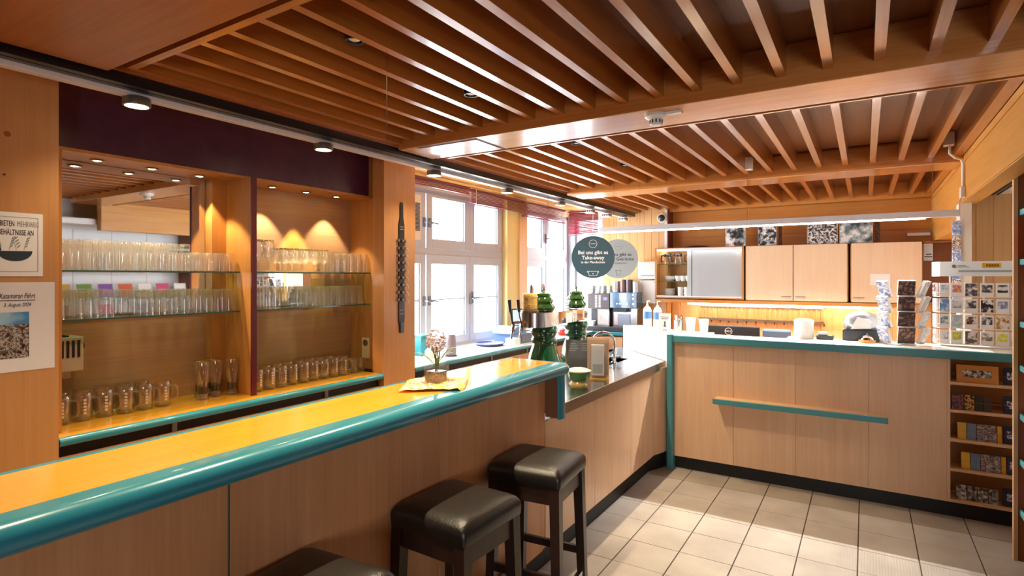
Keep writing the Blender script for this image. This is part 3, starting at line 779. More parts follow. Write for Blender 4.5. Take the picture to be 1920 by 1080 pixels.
# recessed downlights between the slats above the bar and behind the desk
def downlight(x, y, z, label, watts, angle, c, grp):
    t = thing('downlight', label, 'lamp', (x, y, z), group=grp)
    d_ = 0.115 if z > ZB + 0.1 else 0.012
    put('can', G().lathe([(0.0, 0.0), (0.036, 0.0), (0.036, -d_), (0.030, -d_), (0.028, -d_ + 0.01), (0.0, -d_ + 0.01)], 20, cap0=False, cap1=False), M_DGREY, t, world=False)
    put('bulb', G().lathe([(0.0, -d_ + 0.009), (0.022, -d_ + 0.008), (0.016, -d_ + 0.005), (0.0, -d_ + 0.004)], 16, cap0=False, cap1=False), plain('frosted bulb', '#f0e4c8', 0.3), t, world=False)
    spot('downlight_beam', (x, y, z - d_ - 0.012), watts, angle, c, 0.6, 0.012, t)
XG = 0.049 - 0.1785 * 9.5
for y in (0.72, 1.5, 2.25, 3.45, 4.35):
    if y < 1.1:
        downlight(XG, y, ZB, 'recessed downlight in the flat ceiling panel over the near bar', 60, 120, (1, .78, .48), 'downlights over the bar')
    else:
        downlight(XG, y, ZC, 'recessed downlight between ceiling slats over the bar, %s counting from the nearest' % ORDN[(1.5, 2.25, 3.45, 4.35).index(y) + 1], 82, 100, (1, .80, .52), 'downlights over the bar')
for q_, x in enumerate((0.049 - 0.1785 * 5.5, 0.049 - 0.1785 * 3.5, 0.049 - 0.1785 * 1.5)):
    downlight(x, 5.70, ZC, '%s recessed downlight between the ceiling slats behind the reception counter' % ('leftmost', 'middle', 'rightmost')[q_], 135, 112, (1, .95, .88), 'downlights behind the reception')
# niche downlights
M_NICHE_L = emit('niche bulb glow', '#ffe2a6', 20.0)
def niche_light(y, label, watts, ang, c, tilt=0.0):
    t = thing('niche_spot', label, 'lamp', (-3.31, y, 2.225), group='recessed spots in the niche soffit')
    put('rim', G().lathe([(0.0, 0.0), (0.030, 0.0), (0.033, -0.006), (0.026, -0.008), (0.024, -0.002), (0.0, -0.001)], 20, cap0=False, cap1=False), M_STEEL, t, world=False)
    put('bulb', G().lathe([(0.0, -0.002), (0.020, -0.003), (0.015, -0.007), (0.0, -0.008)], 16, cap0=False, cap1=False), M_NICHE_L, t, world=False)
    spot('niche_beam', (-3.33, y, 2.21), watts, ang, c, 0.35, 0.008, t, (0, 0, 0))
for y, lb, wt, an, c in ((1.31, 'recessed niche spot nearest the left pillar', 26, 85, (1, .8, .5)), (1.57, 'recessed niche spot in the middle above the mirror', 26, 85, (1, .8, .5)), (1.83, 'recessed niche spot just left of the dark red divider', 26, 85, (1, .8, .5)),
                      (2.31, 'recessed niche spot just right of the dark red divider', 22, 75, (1, .84, .62)), (2.575, 'glowing yellow niche spot in the middle of the right bay', 45, 52, (1, .70, .22)), (2.84, 'recessed niche spot nearest the right niche side', 22, 75, (1, .82, .56))):
    niche_light(y, lb, wt, an, c)
# linear luminaire over the reception
lu = thing('pendant_luminaire', 'long white linear pendant luminaire over the reception counter', 'lamp', (-0.78, 4.92, 2.04))
put('housing', bx(-2.11, 0.553, 4.895, 4.945, 2.046, 2.092), plain('luminaire white', '#eef0f4', 0.4), lu, 0.003)
put('diffuser', bx(-2.10, 0.36, 4.90, 4.94, 2.038, 2.046), emit('neutral tube glow', '#fff8ee', 36.0), lu)
for x in (-0.815, -0.795, 0.40):
    put('wire', G().tube([(x, 4.92, 2.092), (x, 4.92, 2.62)], 0.0012, 5), M_STEEL, lu)
put('ceiling_box', bx(-0.835, -0.775, 4.885, 4.955, 2.50, 2.60), M_PLAST, lu, 0.004)
for x, y, z1 in ((-1.92, 4.4, 2.05), (-1.69, 4.4, 2.05)):
    pass
# ================================================================== GLASSWARE IN THE NICHE
def tumbler(name, h, r0, r1, label, group, ribs=False):
    """open glass standing rim-down or rim-up: lathe wall with thick base"""
    g = G()
    g.lathe([(0.0, 0.0), (r0 * 0.9, 0.0), (r0, 0.004), (r0 + (r1 - r0) * 0.5, h * 0.5), (r1, h), (r1 - 0.0025, h), (r0 + (r1 - r0) * 0.5 - 0.0025, h * 0.5), (r0 - 0.003, 0.014), (0.0, 0.012)], 16, cap0=False, cap1=False)
    o = put(name, g, M_TUMB); tag(o, label, 'glass', group)
    return o
def inverted(name, h, r0, r1, label, group):
    g = G()
    g.lathe([(r1, 0.0), (r0 + (r1 - r0) * 0.4, h * 0.6), (r0, h - 0.005), (r0 * 0.86, h), (0.0, h)], 12, cap0=False, cap1=False, smooth=False)
    g.lathe([(r0 * 0.93, h - 0.012), (0.0, h - 0.010)], 12, cap0=False, cap1=False)
    o = put(name, g, M_TUMB); tag(o, label, 'glass', group)
    return o
def rows(proto, xs, y0, pitch, n, z, jit=0.004, skip=()):
    """rows of glasses; every glass gets its own label: column from the left, row from the front"""
    first = True; base_lab = proto['label']
    rw = ('front row', 'back row') if len(xs) == 2 else ('front row', 'middle row', 'back row')
    for j in range(n):
        for i, x in enumerate(xs):
            if (i, j) in skip: continue
            p = (x + random.uniform(-jit, jit), y0 + j * pitch + random.uniform(-jit, jit) * 0.6, z)
            lab = '%s, %s from left, %s' % (base_lab, ORDN[j], rw[i])
            if first: proto.location = p; proto['label'] = lab; first = False
            else: dup(proto, p, random.uniform(0, 6), label=lab)
XS3 = (-3.262, -3.328, -3.394)
rows(inverted('tall_tumbler', 0.152, 0.027, 0.031, 'tall upturned tumbler on the upper left shelf', 'tall tumblers on the upper left shelf'), XS3, 1.127, 0.0655, 10, Z1)
rows(inverted('short_tumbler', 0.108, 0.028, 0.031, 'short upturned tumbler beside the divider, upper left shelf', 'short tumblers on the upper left shelf'), XS3, 1.785, 0.066, 4, Z1)
rows(inverted('water_tumbler', 0.142, 0.029, 0.033, 'upturned water glass by the pillar, lower left shelf', 'water glasses at the pillar end'), XS3, 1.128, 0.070, 4, Z2)
rows(inverted('juice_tumbler', 0.133, 0.028, 0.031, 'upturned juice glass on the lower left shelf', 'juice glasses on the lower left shelf'), XS3, 1.525, 0.0655, 8, Z2)
# stemmed beer tulips
def tulip(name, h, label, group, r=0.036):
    g = G()
    g.lathe([(0.0, 0.0), (0.031, 0.0), (0.031, 0.003), (0.006, 0.012), (0.005, h * 0.34), (r * 0.75, h * 0.46), (r, h * 0.66), (r * 0.82, h), (r * 0.78, h), (r * 0.95, h * 0.66), (r * 0.7, h * 0.48), (0.0, h * 0.38)], 16, cap0=False, cap1=False)
    o = put(name, g, M_TUMB); tag(o, label, 'glass', group)
    d = put('gold_rim_and_glint', G().lathe([(r * 0.825, h - 0.006), (r * 0.83, h), (r * 0.80, h)], 16, cap0=False, cap1=False), plain('gilt rim and glint', '#e0c060', 0.25, metal=0.8), o)
    return o
rows(tulip('beer_tulip', 0.205, 'tall stemmed beer glass, upper right shelf', 'tall stemmed beer glasses'), (-3.27, -3.36), 2.105, 0.078, 3, Z1)
rows(tulip('beer_goblet', 0.158, 'low stemmed goblet under the yellow spot', 'low stemmed goblets', 0.038), (-3.265, -3.345, -3.41), 2.36, 0.082, 5, Z1, skip=((2, 0), (2, 4)))
rows(inverted('long_tumbler', 0.140, 0.028, 0.031, 'upturned tumbler at the end, upper right shelf', 'tumblers at the right end of the upper shelf'), XS3, 2.80, 0.066, 5, Z1)
rows(inverted('cola_tumbler', 0.140, 0.029, 0.033, 'upturned glass beside the divider, lower right shelf', 'glasses beside the divider below'), XS3, 2.10, 0.068, 4, Z2)
rows(inverted('beer_tumbler', 0.138, 0.027, 0.034, 'flared upturned glass, lower right shelf', 'flared glasses on the lower right shelf'), XS3, 2.52, 0.070, 8, Z2)
# mugs
def mug(label, group, name='glass_mug'):
    g = G()
    g.lathe([(0.0, 0.0), (0.036, 0.0), (0.039, 0.004), (0.039, 0.128), (0.036, 0.137)], 18, cap0=False, cap1=False)
    g.lathe([(0.036, 0.014), (0.0, 0.012)], 12, cap0=False, cap1=False)
    g.lathe([(0.0335, 0.130), (0.0335, 0.02)], 18, cap0=False, cap1=False)
    o = put(name, g, M_MUG); tag(o, label, 'mug', group)
    pts = [(0.036, 0, 0.112), (0.062, 0, 0.108), (0.070, 0, 0.092), (0.070, 0, 0.05), (0.060, 0, 0.032), (0.036, 0, 0.028)]
    put('handle', G().tube(pts, 0.006, 6), M_MUG, o)
    put('gold_rim_and_glint', G().lathe([(0.0362, 0.1372), (0.0335, 0.1376)], 14, cap0=False, cap1=False), MATS['gilt rim and glint'], o)  # gold ring stands in for the golden light on the mug tops
    e = G()
    for k in range(5): e.box(0.0392, 0.0398, -0.006, 0.006, 0.035 + k * 0.016, 0.046 + k * 0.016)
    put('etched_lettering', e, plain('etched white print', '#cfc4b4', 0.6), o, world=False).rotation_euler = (0, 0, R(-70))
    return o
mg = mug('glass beer mug in the group standing below the toaster shelf', 'mugs by the left pillar')
first = True
for x, n, y0 in ((-3.28, 6, 1.145), (-3.375, 5, 1.175)):
    for k in range(n):
        p = (x + random.uniform(-.005, .005), y0 + k * 0.093, 0.92)
        lab = '%s beer mug from the left pillar, %s row below the toaster' % (ORDN[k], 'front' if x > -3.3 else 'back')
        if first: mg.location = p; mg.rotation_euler = (0, 0, R(60)); mg['label'] = lab; first = False
        else: dup(mg, p, R(60 + random.uniform(-12, 12)), label=lab)
mg2 = mug('glass beer mug in the long row right of the dark red divider', 'mugs right of the divider')
first = True
for x, n, y0 in ((-3.20, 9, 2.125), (-3.30, 8, 2.16)):
    for k in range(n):
        p = (x + random.uniform(-.004, .004) - 0.002 * k, y0 + k * 0.086, 0.92)
        lab = '%s beer mug right of the dark red divider, %s row' % (ORDN[k], 'front' if x > -3.25 else 'back')
        if first: mg2.location = p; mg2.rotation_euler = (0, 0, R(75)); mg2['label'] = lab; first = False
        else: dup(mg2, p, R(75 + random.uniform(-10, 10)), label=lab)
# wheat beer glasses left of the divider
def weizen():
    g = G()
    g.lathe([(0.0, 0.0), (0.031, 0.0), (0.032, 0.006), (0.026, 0.045), (0.028, 0.09), (0.036, 0.15), (0.038, 0.185), (0.034, 0.215)], 16, cap0=False, cap1=False)
    g.lathe([(0.028, 0.02), (0.0, 0.018)], 16, cap0=False, cap1=False)
    o = put('wheat_beer_glass', g, M_MUG); tag(o, 'curved tall wheat beer glass on the back counter left of the divider', 'glass', 'wheat beer glasses')
    put('crest_print', G().lathe([(0.0272, 0.035), (0.0268, 0.047), (0.0268, 0.058), (0.0278, 0.07)], 8, cap0=False, cap1=False), plain('black crest print', '#20180f', 0.5), o)
    put('gold_rim_and_glint', G().lathe([(0.0345, 0.212), (0.034, 0.2155)], 16, cap0=False, cap1=False), MATS['gilt rim and glint'], o)
    return o
wz = weizen(); ps = [(-3.25, 1.815), (-3.33, 1.845), (-3.27, 1.905), (-3.35, 1.93), (-3.24, 1.985)]
wz.location = ps[0] + (0.92,)
wz['label'] = 'curved tall wheat beer glass left of the divider, first from left'
for k, p in enumerate(ps[1:]): dup(wz, p + (0.92,), random.uniform(0, 6), label='curved tall wheat beer glass left of the divider, %s from left' % ORDN[k + 1])
rows(tumbler('small_tumbler', 0.098, 0.029, 0.033, 'small plain tumbler by the wall socket', 'small tumblers by the socket'), (-3.22, -3.30, -3.38), 2.925, 0.074, 2, 0.92)

# toaster, socket, belt, posters -----------------------------------------------------------
to = thing('toaster', 'beige slotted toaster on a wall bracket by the left pillar', 'toaster', (-3.35, 1.17, 1.12))
ZT = 1.09
put('wall_bracket', bx(-3.445, -3.40, 1.10, 1.23, 1.12, 1.165), M_STEEL, to)
put('body', bx(-3.42, -3.29, 1.095, 1.245, 1.165, 1.335), plain('beige enamel', '#b3ab93', 0.4), to, 0.006)
g = G()
for k in range(6): g.box(-3.29, -3.286, 1.105 + k * 0.0225, 1.116 + k * 0.0225, 1.235, 1.318)
put('slot', g, M_BLK, to)
put('top_slot', bx(-3.40, -3.31, 1.10, 1.19, 1.335, 1.341), M_BLK, to)
put('knob', G().tube([(-3.34, 1.245, 1.285), (-3.34, 1.262, 1.285)], 0.016, 10), M_BLK, to)
for k in range(2): put('dial', G().tube([(-3.29, 1.115 + k * 0.04, 1.20), (-3.284, 1.115 + k * 0.04, 1.20)], 0.011, 12), MATS['beige enamel'], to)
so = thing('wall_socket', 'cream power socket on the right side panel of the niche', 'socket', (-3.27, 3.09, 1.08))
put('plate', bx(-3.31, -3.23, 3.088, 3.097, 1.00, 1.16), plain('cream plastic', '#e3d3a8', 0.4), so, 0.003)
put('insert', G().prism(ring_poly(-3.27, 1.12, 0.026, 18), 3.0865, 3.0885, 'y'), plain('socket shade', '#6b5a3a', 0.5), so)

be_ = thing('bell_strap', 'long black leather strap studded with bells hanging on the pillar', 'strap', (XP, 3.30, 1.19))
sp = []
prof = [(1.19, 0.018), (1.215, 0.022), (1.26, 0.022), (1.275, 0.03), (1.33, 0.032), (1.40, 0.03), (1.70, 0.029), (1.93, 0.03), (2.03, 0.031), (2.06, 0.026), (2.10, 0.017), (2.19, 0.016), (2.215, 0.011)]
pl = [(3.30 - w_, z) for z, w_ in prof] + [(3.30 + w_, z) for z, w_ in reversed(prof)]
put('strap', G().prism(pl, XP, XP + 0.010, 'x'), plain('black strap leather', '#15161a', 0.45), be_)
put('buckle', bx(XP + 0.010, XP + 0.016, 3.28, 3.32, 1.195, 1.27), plain('dull buckle metal', '#4b4d52', 0.35, metal=0.8), be_, 0.002)
M_BELL = plain('tarnished bell metal', '#9a9690', 0.3, metal=0.9)
bell_me = None
for k in range(9):
    z = 1.45 + k * 0.058
    for s in (-1, 0, 1):
        if bell_me is None:
            o = put('bell', G().lathe([(0.0, -0.013), (0.009, -0.010), (0.0135, 0.0), (0.010, 0.009), (0.0, 0.0125)], 10, cap0=False, cap1=False), M_BELL, be_, world=False); bell_me = o
        else:
            o = bell_me.copy(); COL.objects.link(o)
        o.location = (0.020 if s == 0 else 0.010, s * 0.040, z - 1.19)
    put('tassel', G().tube([(XP + 0.008, 3.336, z + 0.01), (XP + 0.02, 3.362, z - 0.005), (XP + 0.018, 3.368, z - 0.03)], 0.003, 5), M_PLAST, be_)
for z in (1.335, 1.365, 2.0, 2.02):
    put('stitching', bx(XP + 0.0102, XP + 0.0112, 3.278, 3.322, z, z + 0.006), M_GREY, be_)
M_INK = plain('black print', '#17181a', 0.6); M_INKG = plain('grey print', '#9a9894', 0.6)
po = thing('poster', 'white printed notice with bowl drawing, upper one on the left pillar', 'poster', (XP, 0.86, 1.63))
put('sheet', bx(XP, XP + 0.002, 0.70, 1.017, 1.632, 1.907), M_PAPER, po)
XT = XP + 0.0023; RY = (0, 1, 0); UZ = (0, 0, 1)
text('WIR BIETEN', 0.034, (XT, 0.919, 1.857), RY, UZ, M_INK, po, align='RIGHT', sx=0.46, bold=False)
text('MEHRWEG', 0.034, (XT, 0.926, 1.857), RY, UZ, M_INKG, po, align='LEFT', sx=0.46, bold=False)
text('BEHÄLTNISSE AN', 0.034, (XT, 0.985, 1.820), RY, UZ, M_INK, po, align='RIGHT', sx=0.46, bold=False)
fr_ = G()
for a in ((0.72, 1.0, 1.886, 1.888), (0.72, 1.0, 1.652, 1.654), (0.998, 1.0, 1.652, 1.888)): fr_.box(XT, XT + 0.0004, a[0], a[1], a[2], a[3])
put('border_line', fr_, M_INKG, po)
bowl = [(0.86, 1.74)] + [(0.92 - 0.06 * math.cos(a), 1.742 - 0.045 * math.sin(a)) for a in [R(15 * k) for k in range(13)]]
put('bowl_drawing', G().prism(bowl, XT, XT + 0.0006, 'x'), plain('slate print', '#2b3a42', 0.5), po)
put('box_drawing', G().prism([(0.76, 1.71), (0.855, 1.71), (0.875, 1.745), (0.86, 1.805), (0.80, 1.815), (0.76, 1.79)], XT, XT + 0.0004, 'x'), MATS['slate print'], po)
put('band_drawing', G().prism([(0.76, 1.745), (0.875, 1.755), (0.872, 1.775), (0.76, 1.765)], XT + 0.0005, XT + 0.0008, 'x'), M_INKG, po)
lf = G()
for y, s in ((0.90, 1), (0.925, -1), (0.95, 1)):
    lf.tube([(XT, y, 1.745), (XT, y + 0.012 * s, 1.80)], 0.0008, 4)
    for q in range(4):
        lf.quad((XT + 0.0003, y + 0.003 * q * s, 1.752 + q * 0.012), (XT + 0.0003, y + 0.003 * q * s + 0.012, 1.762 + q * 0.012), (XT + 0.0003, y + 0.003 * q * s + 0.014, 1.770 + q * 0.012), (XT + 0.0003, y + 0.003 * q * s + 0.003, 1.762 + q * 0.012))
put('leaf_drawing', lf, M_INKG, po)
text('ASZ', 0.014, (XT, 0.885, 1.642), RY, UZ, M_INK, po) if False else None
p2o = thing('poster', 'laminated excursion notice with group photo, lower one on the left pillar', 'poster', (XP, 0.85, 1.22))
put('sheet', bx(XP, XP + 0.002, 0.56, 1.060, 1.222, 1.606), plain('laminated paper', '#e9e4e4', 0.12), p2o)
text('Katamaran Fahrt', 0.032, (XT, 0.99, 1.547), RY, (0, 0.18, 1), M_INK, p2o, align='RIGHT', sx=0.56, bold=False)
put('underline', bx(XT, XT + 0.0005, 0.80, 0.99, 1.527, 1.530), M_INK, p2o)
text('3. August 2024', 0.023, (XT, 0.975, 1.509), RY, (0, 0.18, 1), M_INK, p2o, align='RIGHT', sx=0.66, bold=False)
ph = put('group_photo', bx(XT, XT + 0.0006, 0.70, 0.968, 1.280, 1.478), pattern('crowd photo print', ['#2d2724', '#51463f', '#8a7a70', '#c9c0b4', '#394352', '#7b5a48', '#1c1a1c'], 75, 0.3, 8, soft=True), p2o)
put('photo_sky', bx(XT + 0.0007, XT + 0.0011, 0.70, 0.968, 1.425, 1.478), pattern('photo sky print', ['#2a64a4', '#4f8cc0', '#9cc4de'], 9, 0.3, soft=True), ph)
put('photo_foreground', bx(XT + 0.0007, XT + 0.0011, 0.70, 0.868, 1.28, 1.335), pattern('photo dress print', ['#e9e3d2', '#c9c0a4', '#f6f2ea'], 20, 0.3, soft=True), ph)

# the posters and the strap hang on the front faces of the pillars
for t_ in (po, p2o, be_):
    t_.location = (XF, t_.location.y * 0.963, 1.63 + (t_.location.z - 1.63) * 0.963); t_.scale = (0.963, 0.963, 0.963)

# ================================================================== RED BLINDS
M_BLIND = plain('wine red blind slat', '#8a2c40', 0.45)
M_BLINDR = plain('wine red blind rail', '#6a1e34', 0.4)
def blind(y0, y1, z0, z1, label, n, x=-3.44):
    t = thing('venetian_blind', label, 'blind', (x, (y0 + y1) / 2, z0), group='red venetian blinds')
    put('head_rail', bx(x - 0.02, x + 0.02, y0, y1, z1 - 0.022, z1), M_BLINDR, t, 0.002)
    put('bottom_rail', bx(x - 0.014, x + 0.014, y0, y1, z0, z0 + 0.014), M_BLINDR, t, 0.002)
    zz0, zz1 = z0 + 0.018, z1 - 0.026
    for k in range(n):
        z = zz0 + (zz1 - zz0) * (k + 0.5) / n
        put('slat', G().prism([(x - 0.013, z + 0.004), (x, z + 0.0056), (x + 0.013, z - 0.004), (x + 0.013, z - 0.0052), (x, z + 0.0044), (x - 0.013, z + 0.0028)], y0 + 0.004, y1 - 0.004, 'y'), M_BLIND, t)
    for y in (y0 + 0.1, y1 - 0.1):
        put('ladder_cord', G().tube([(x + 0.0145, y, z0), (x + 0.0145, y, z1)], 0.0012, 4), M_BLINDR, t)
    return t
blind(3.52, 4.66, 2.468, 2.545, 'raised red blind beside the pillar, almost fully drawn up', 3)
b_ = blind(4.69, 5.71, 2.39, 2.535, 'red blind hanging over the second window sash and yellow reveal', 7)
put('pull_cord', G().tube([(-3.41, 4.75, 2.53), (-3.41, 4.75, 2.10)], 0.003, 5), M_PLAST, b_)
put('cord_tassel', G().lathe([(0.004, 0), (0.011, -0.03), (0.010, -0.045), (0, -0.047)], 8), M_GREY, b_).location = Vector((-3.41, 4.75, 2.10)) - b_.location
blind(5.73, 6.83, 2.345, 2.53, 'red blind over the window beside the yellow pier', 9)
def blind_x(x0, x1, y, z0, z1, label, n):
    t = thing('venetian_blind', label, 'blind', ((x0 + x1) / 2, y, z0), group='red venetian blinds')
    put('head_rail', bx(x0, x1, y - 0.02, y + 0.02, z1 - 0.022, z1), M_BLINDR, t)
    put('bottom_rail', bx(x0, x1, y - 0.014, y + 0.014, z0, z0 + 0.014), M_BLINDR, t)
    for k in range(n):
        z = z0 + 0.02 + (z1 - z0 - 0.046) * (k + 0.5) / n
        put('slat', G().prism([(y - 0.012, z - 0.009), (y - 0.010, z - 0.010), (y + 0.012, z + 0.009), (y + 0.010, z + 0.010)], x0 + 0.003, x1 - 0.003, 'x'), M_BLIND, t)
    return t
blind_x(-3.47, -3.03, 7.02, 2.195, 2.53, 'red blind across the corner window by the wood cladding', 15)

# ================================================================== ITEMS ON THE BAR
ZBT = 1.1555
nk = G(); nx, ny = 9, 9
c0 = Vector((-1.59, 1.91, 0)); ax = Vector((0.1, 0.09, 0)); ay = Vector((-0.075, 0.115, 0))
rnd = random.Random(3)
base_i = len(nk.v)
hts = [[rnd.uniform(0.001, 0.012) for _ in range(ny + 1)] for _ in range(nx + 1)]
for i in range(nx + 1):
    for j in range(ny + 1):
        p = c0 + ax * (2 * i / nx - 1) + ay * (2 * j / ny - 1)
        z = ZBT + 0.0012 + hts[i][j] * (0.5 if 2 < i < 7 and 2 < j < 7 else 1.0)
        if p.x > -1.43: z -= max(0, (p.x + 1.43)) * 1.4
        if 2 < i < 7 and 2 < j < 7: z = ZBT + 0.0012
        nk.v.append((p.x, p.y, z))
for i in range(nx):
    for j in range(ny):
        a = i * (ny + 1) + j
        nk.f.append((a, a + ny + 1, a + ny + 2, a + 1)); nk.sm.append(True)
npk = put('cloth_napkin', nk, pattern('flowered yellow cloth', ['#f4e2b4', '#f3d06a', '#e9a83a', '#f6ead2', '#d97a5a', '#eecf58', '#e8d8c8'], 24, 0.8, 3), None, loc=(-1.59, 1.91, 1.1555))
npk.modifiers.new('thick', 'SOLIDIFY').thickness = 0.0012
tag(npk, 'crumpled yellow flowered napkin lying under the flower vase', 'napkin')
va = thing('flower_vase', 'square glass vase with dried hydrangea bloom on the yellow napkin', 'vase', (-1.633, 1.965, ZBT + 0.0025))
def sqr(h, z): return [(-h, -h, z), (h, -h, z), (h, h, z), (-h, h, z)]
put('glass_body', G().loft([sqr(0.036, 0.0), sqr(0.04, 0.085)], False, False).loft([sqr(0.036, 0.0), sqr(0.0355, 0.008)], False, True), M_TUMB, va, world=False)
put('pebble_filling', G().loft([sqr(0.034, 0.008), sqr(0.0345, 0.05)], False), pattern('brown water and stones', ['#3a2a18', '#5b4426', '#78603a', '#2c2014'], 60, 0.3), va, world=False)
rn = random.Random(5)
st_ = G()
for k in range(5):
    st_.tube([(rn.uniform(-.01, .01), rn.uniform(-.01, .01), 0.03), (rn.uniform(-.012, .012), rn.uniform(-.012, .012), 0.10), (rn.uniform(-.02, .02), rn.uniform(-.02, .02), 0.16)], 0.0025, 5)
put('stem', st_, plain('stem green', '#3e5a2c', 0.6), va, world=False)
for k, (a, l, zz) in enumerate(((200, 0.13, 0.13), (20, 0.10, 0.135), (60, 0.12, 0.15), (250, 0.10, 0.10), (330, 0.07, 0.12))):
    d = Vector((math.cos(R(a)), math.sin(R(a)), 0)); n_ = Vector((-d.y, d.x, 0)); lg = G(); ring = []
    L = []
    for q in range(7):
        t_ = q / 6; c_ = d * (l * t_) + Vector((0, 0, 0.07 + (zz - 0.07) * math.sin(t_ * 2.2))); w_ = 0.008 * math.sin(PI * min(1, t_ * 0.95 + 0.05)) + 0.001
        L.append((tuple(c_ - n_ * w_), tuple(c_ + n_ * w_)))
    for q in range(6): lg.quad(L[q][0], L[q + 1][0], L[q + 1][1], L[q][1])
    put('leaf', lg, plain('leaf green', '#5d7a3a', 0.5), va, world=False)
bl = G()
for k in range(90):
    u = rn.uniform(-1, 1); th = rn.uniform(0, 2 * PI); rr = math.sqrt(1 - u * u)
    c_ = Vector((rr * math.cos(th) * 0.042, rr * math.sin(th) * 0.042, 0.185 + u * 0.048))
    bl.lathe([(0.0, -0.006), (0.0062, -0.002), (0.006, 0.003), (0.0, 0.006)], 5, tuple(c_), cap0=False, cap1=False)
blo = put('bloom', bl, pattern('dusty pink petals', ['#8a7078', '#c9b4ba', '#a58a90', '#e2d4d4', '#6f5a58'], 90, 0.8), va, world=False)
blo['kind'] = 'stuff'

# ================================================================== BEER TOWERS on the service counter
def beer_tower(x, y, label, medals):
    t = thing('beer_tower', label, 'beer tap', (x, y, 0.902), group='green ceramic beer towers')
    put('ceramic_body', G().lathe([(0.0, 0), (0.122, 0.0), (0.130, 0.015), (0.130, 0.06), (0.122, 0.11), (0.106, 0.165), (0.088, 0.215), (0.082, 0.235), (0.092, 0.25), (0.094, 0.27), (0.086, 0.285), (0.090, 0.30), (0.100, 0.315), (0.102, 0.34), (0.09, 0.365)], 28, cap0=False), M_CERAM, t, world=False)
    put('ceramic_hood', G().lathe([(0.070, 0.47), (0.076, 0.478), (0.088, 0.495), (0.086, 0.505), (0.066, 0.528), (0.064, 0.535), (0.074, 0.548), (0.070, 0.56), (0.05, 0.582), (0.056, 0.592), (0.052, 0.604), (0.02, 0.612), (0.0, 0.613)], 24, cap1=False), M_CERAM2, t, world=False)
    put('finial', G().lathe([(0.004, 0.60), (0.004, 0.628), (0.010, 0.634), (0.008, 0.645), (0.0, 0.648)], 10, cap1=False), M_STEEL, t, world=False)
    return t
ta = beer_tower(-2.02, 3.67, 'green glazed beer tower nearer the window, beside the straw-covered jug', 1)
tb_ = beer_tower(-2.04, 4.262, 'green glazed beer tower behind the grey menu board', 0)
cr = thing('tap_crossbar', 'polished steel tap crossbar linking the two green beer towers', 'beer tap', (-2.035, 3.93, 1.267))
def oval(x, y0, y1, hw, n=10):
    pts = [(x + hw * math.cos(a), y1 + hw * 0.9 * math.sin(a)) for a in [R(180 * k / n) for k in range(n + 1)]]
    pts += [(x + hw * math.cos(a), y0 + hw * 0.9 * math.sin(a)) for a in [R(180 + 180 * k / n) for k in range(n + 1)]]
    return pts
put('drum', G().prism(oval(-2.035, 3.54, 3.72, 0.105), 1.268, 1.372, 'z', True), M_STEEL, cr)
put('bar', G().prism(oval(-2.035, 3.75, 4.27, 0.088), 1.275, 1.368, 'z', True), M_CHROME, cr)
put('badge', bx(-1.947, -1.943, 4.20, 4.29, 1.285, 1.362), M_PAPER, cr)
put('badge_print', bx(-1.943, -1.9422, 4.215, 4.275, 1.295, 1.35), pattern('red blue badge', ['#7a1e2a', '#25305e', '#d8c9c0'], 40, 0.4), cr)
for y, a in ((3.38, -0.085), (3.46, -0.065)):
    tp_ = put('tap_handle', G().tube([(-1.99 + a, y - 0.06, 1.30), (-1.995 + a, y - 0.08, 1.39)], 0.006, 6).tube([(-1.995 + a, y - 0.08, 1.385), (-2.0 + a, y - 0.085, 1.47)], [0.010, 0.014], 8), M_BLK, cr)
    put('tap_spout', G().tube([(-1.97 + a, y, 1.31), (-1.985 + a, y - 0.05, 1.31), (-1.99 + a, y - 0.06, 1.25)], 0.012, 8).tube([(-1.99 + a, y - 0.06, 1.25), (-1.99 + a, y - 0.075, 1.20)], 0.008, 8), M_CHROME, tp_)
for y, z in ((3.62, 1.53), (3.80, 1.535)):
    md = put('medallion', G().tube([(-2.105, y, z), (-2.093, y + 0.004, z)], 0.04, 20, cap=True), plain('pewter medallion', '#8d7f78', 0.4, metal=0.5), cr)
    put('medallion_stem', G().tube([(-2.099, y, z - 0.038), (-2.085, y, 1.37)], 0.006, 6), M_STEEL, md)
    put('medallion_disc', G().tube([(-2.093, y + 0.004, z), (-2.089, y + 0.005, z)], 0.028, 18), plain('red brown disc', '#8a5a50', 0.4), md)
jg = thing('straw_jug', 'straw-wrapped jug standing on the tap crossbar beside the green tower', 'jug', (-2.035, 3.49, 1.372))
put('ring_base', G().lathe([(0.0, 0.0), (0.06, 0.0), (0.062, 0.012), (0.056, 0.024), (0.0, 0.024)], 20, cap0=False, cap1=False), plain('brown ring', '#5a4634', 0.5), jg, world=False)
put('straw_wrap', G().lathe([(0.052, 0.024), (0.055, 0.03), (0.053, 0.05), (0.055, 0.07), (0.052, 0.09), (0.055, 0.11), (0.054, 0.135), (0.048, 0.14), (0.0, 0.14)], 20, cap1=False), plain('straw', '#d7b061', 0.7, vary=0.25, vscale=90, bump=0.6), jg, world=False)
put('stirrer', G().tube([(0.0, 0.01, 0.13), (0.004, 0.015, 0.20)], 0.006, 6), M_DGREY, jg, world=False)

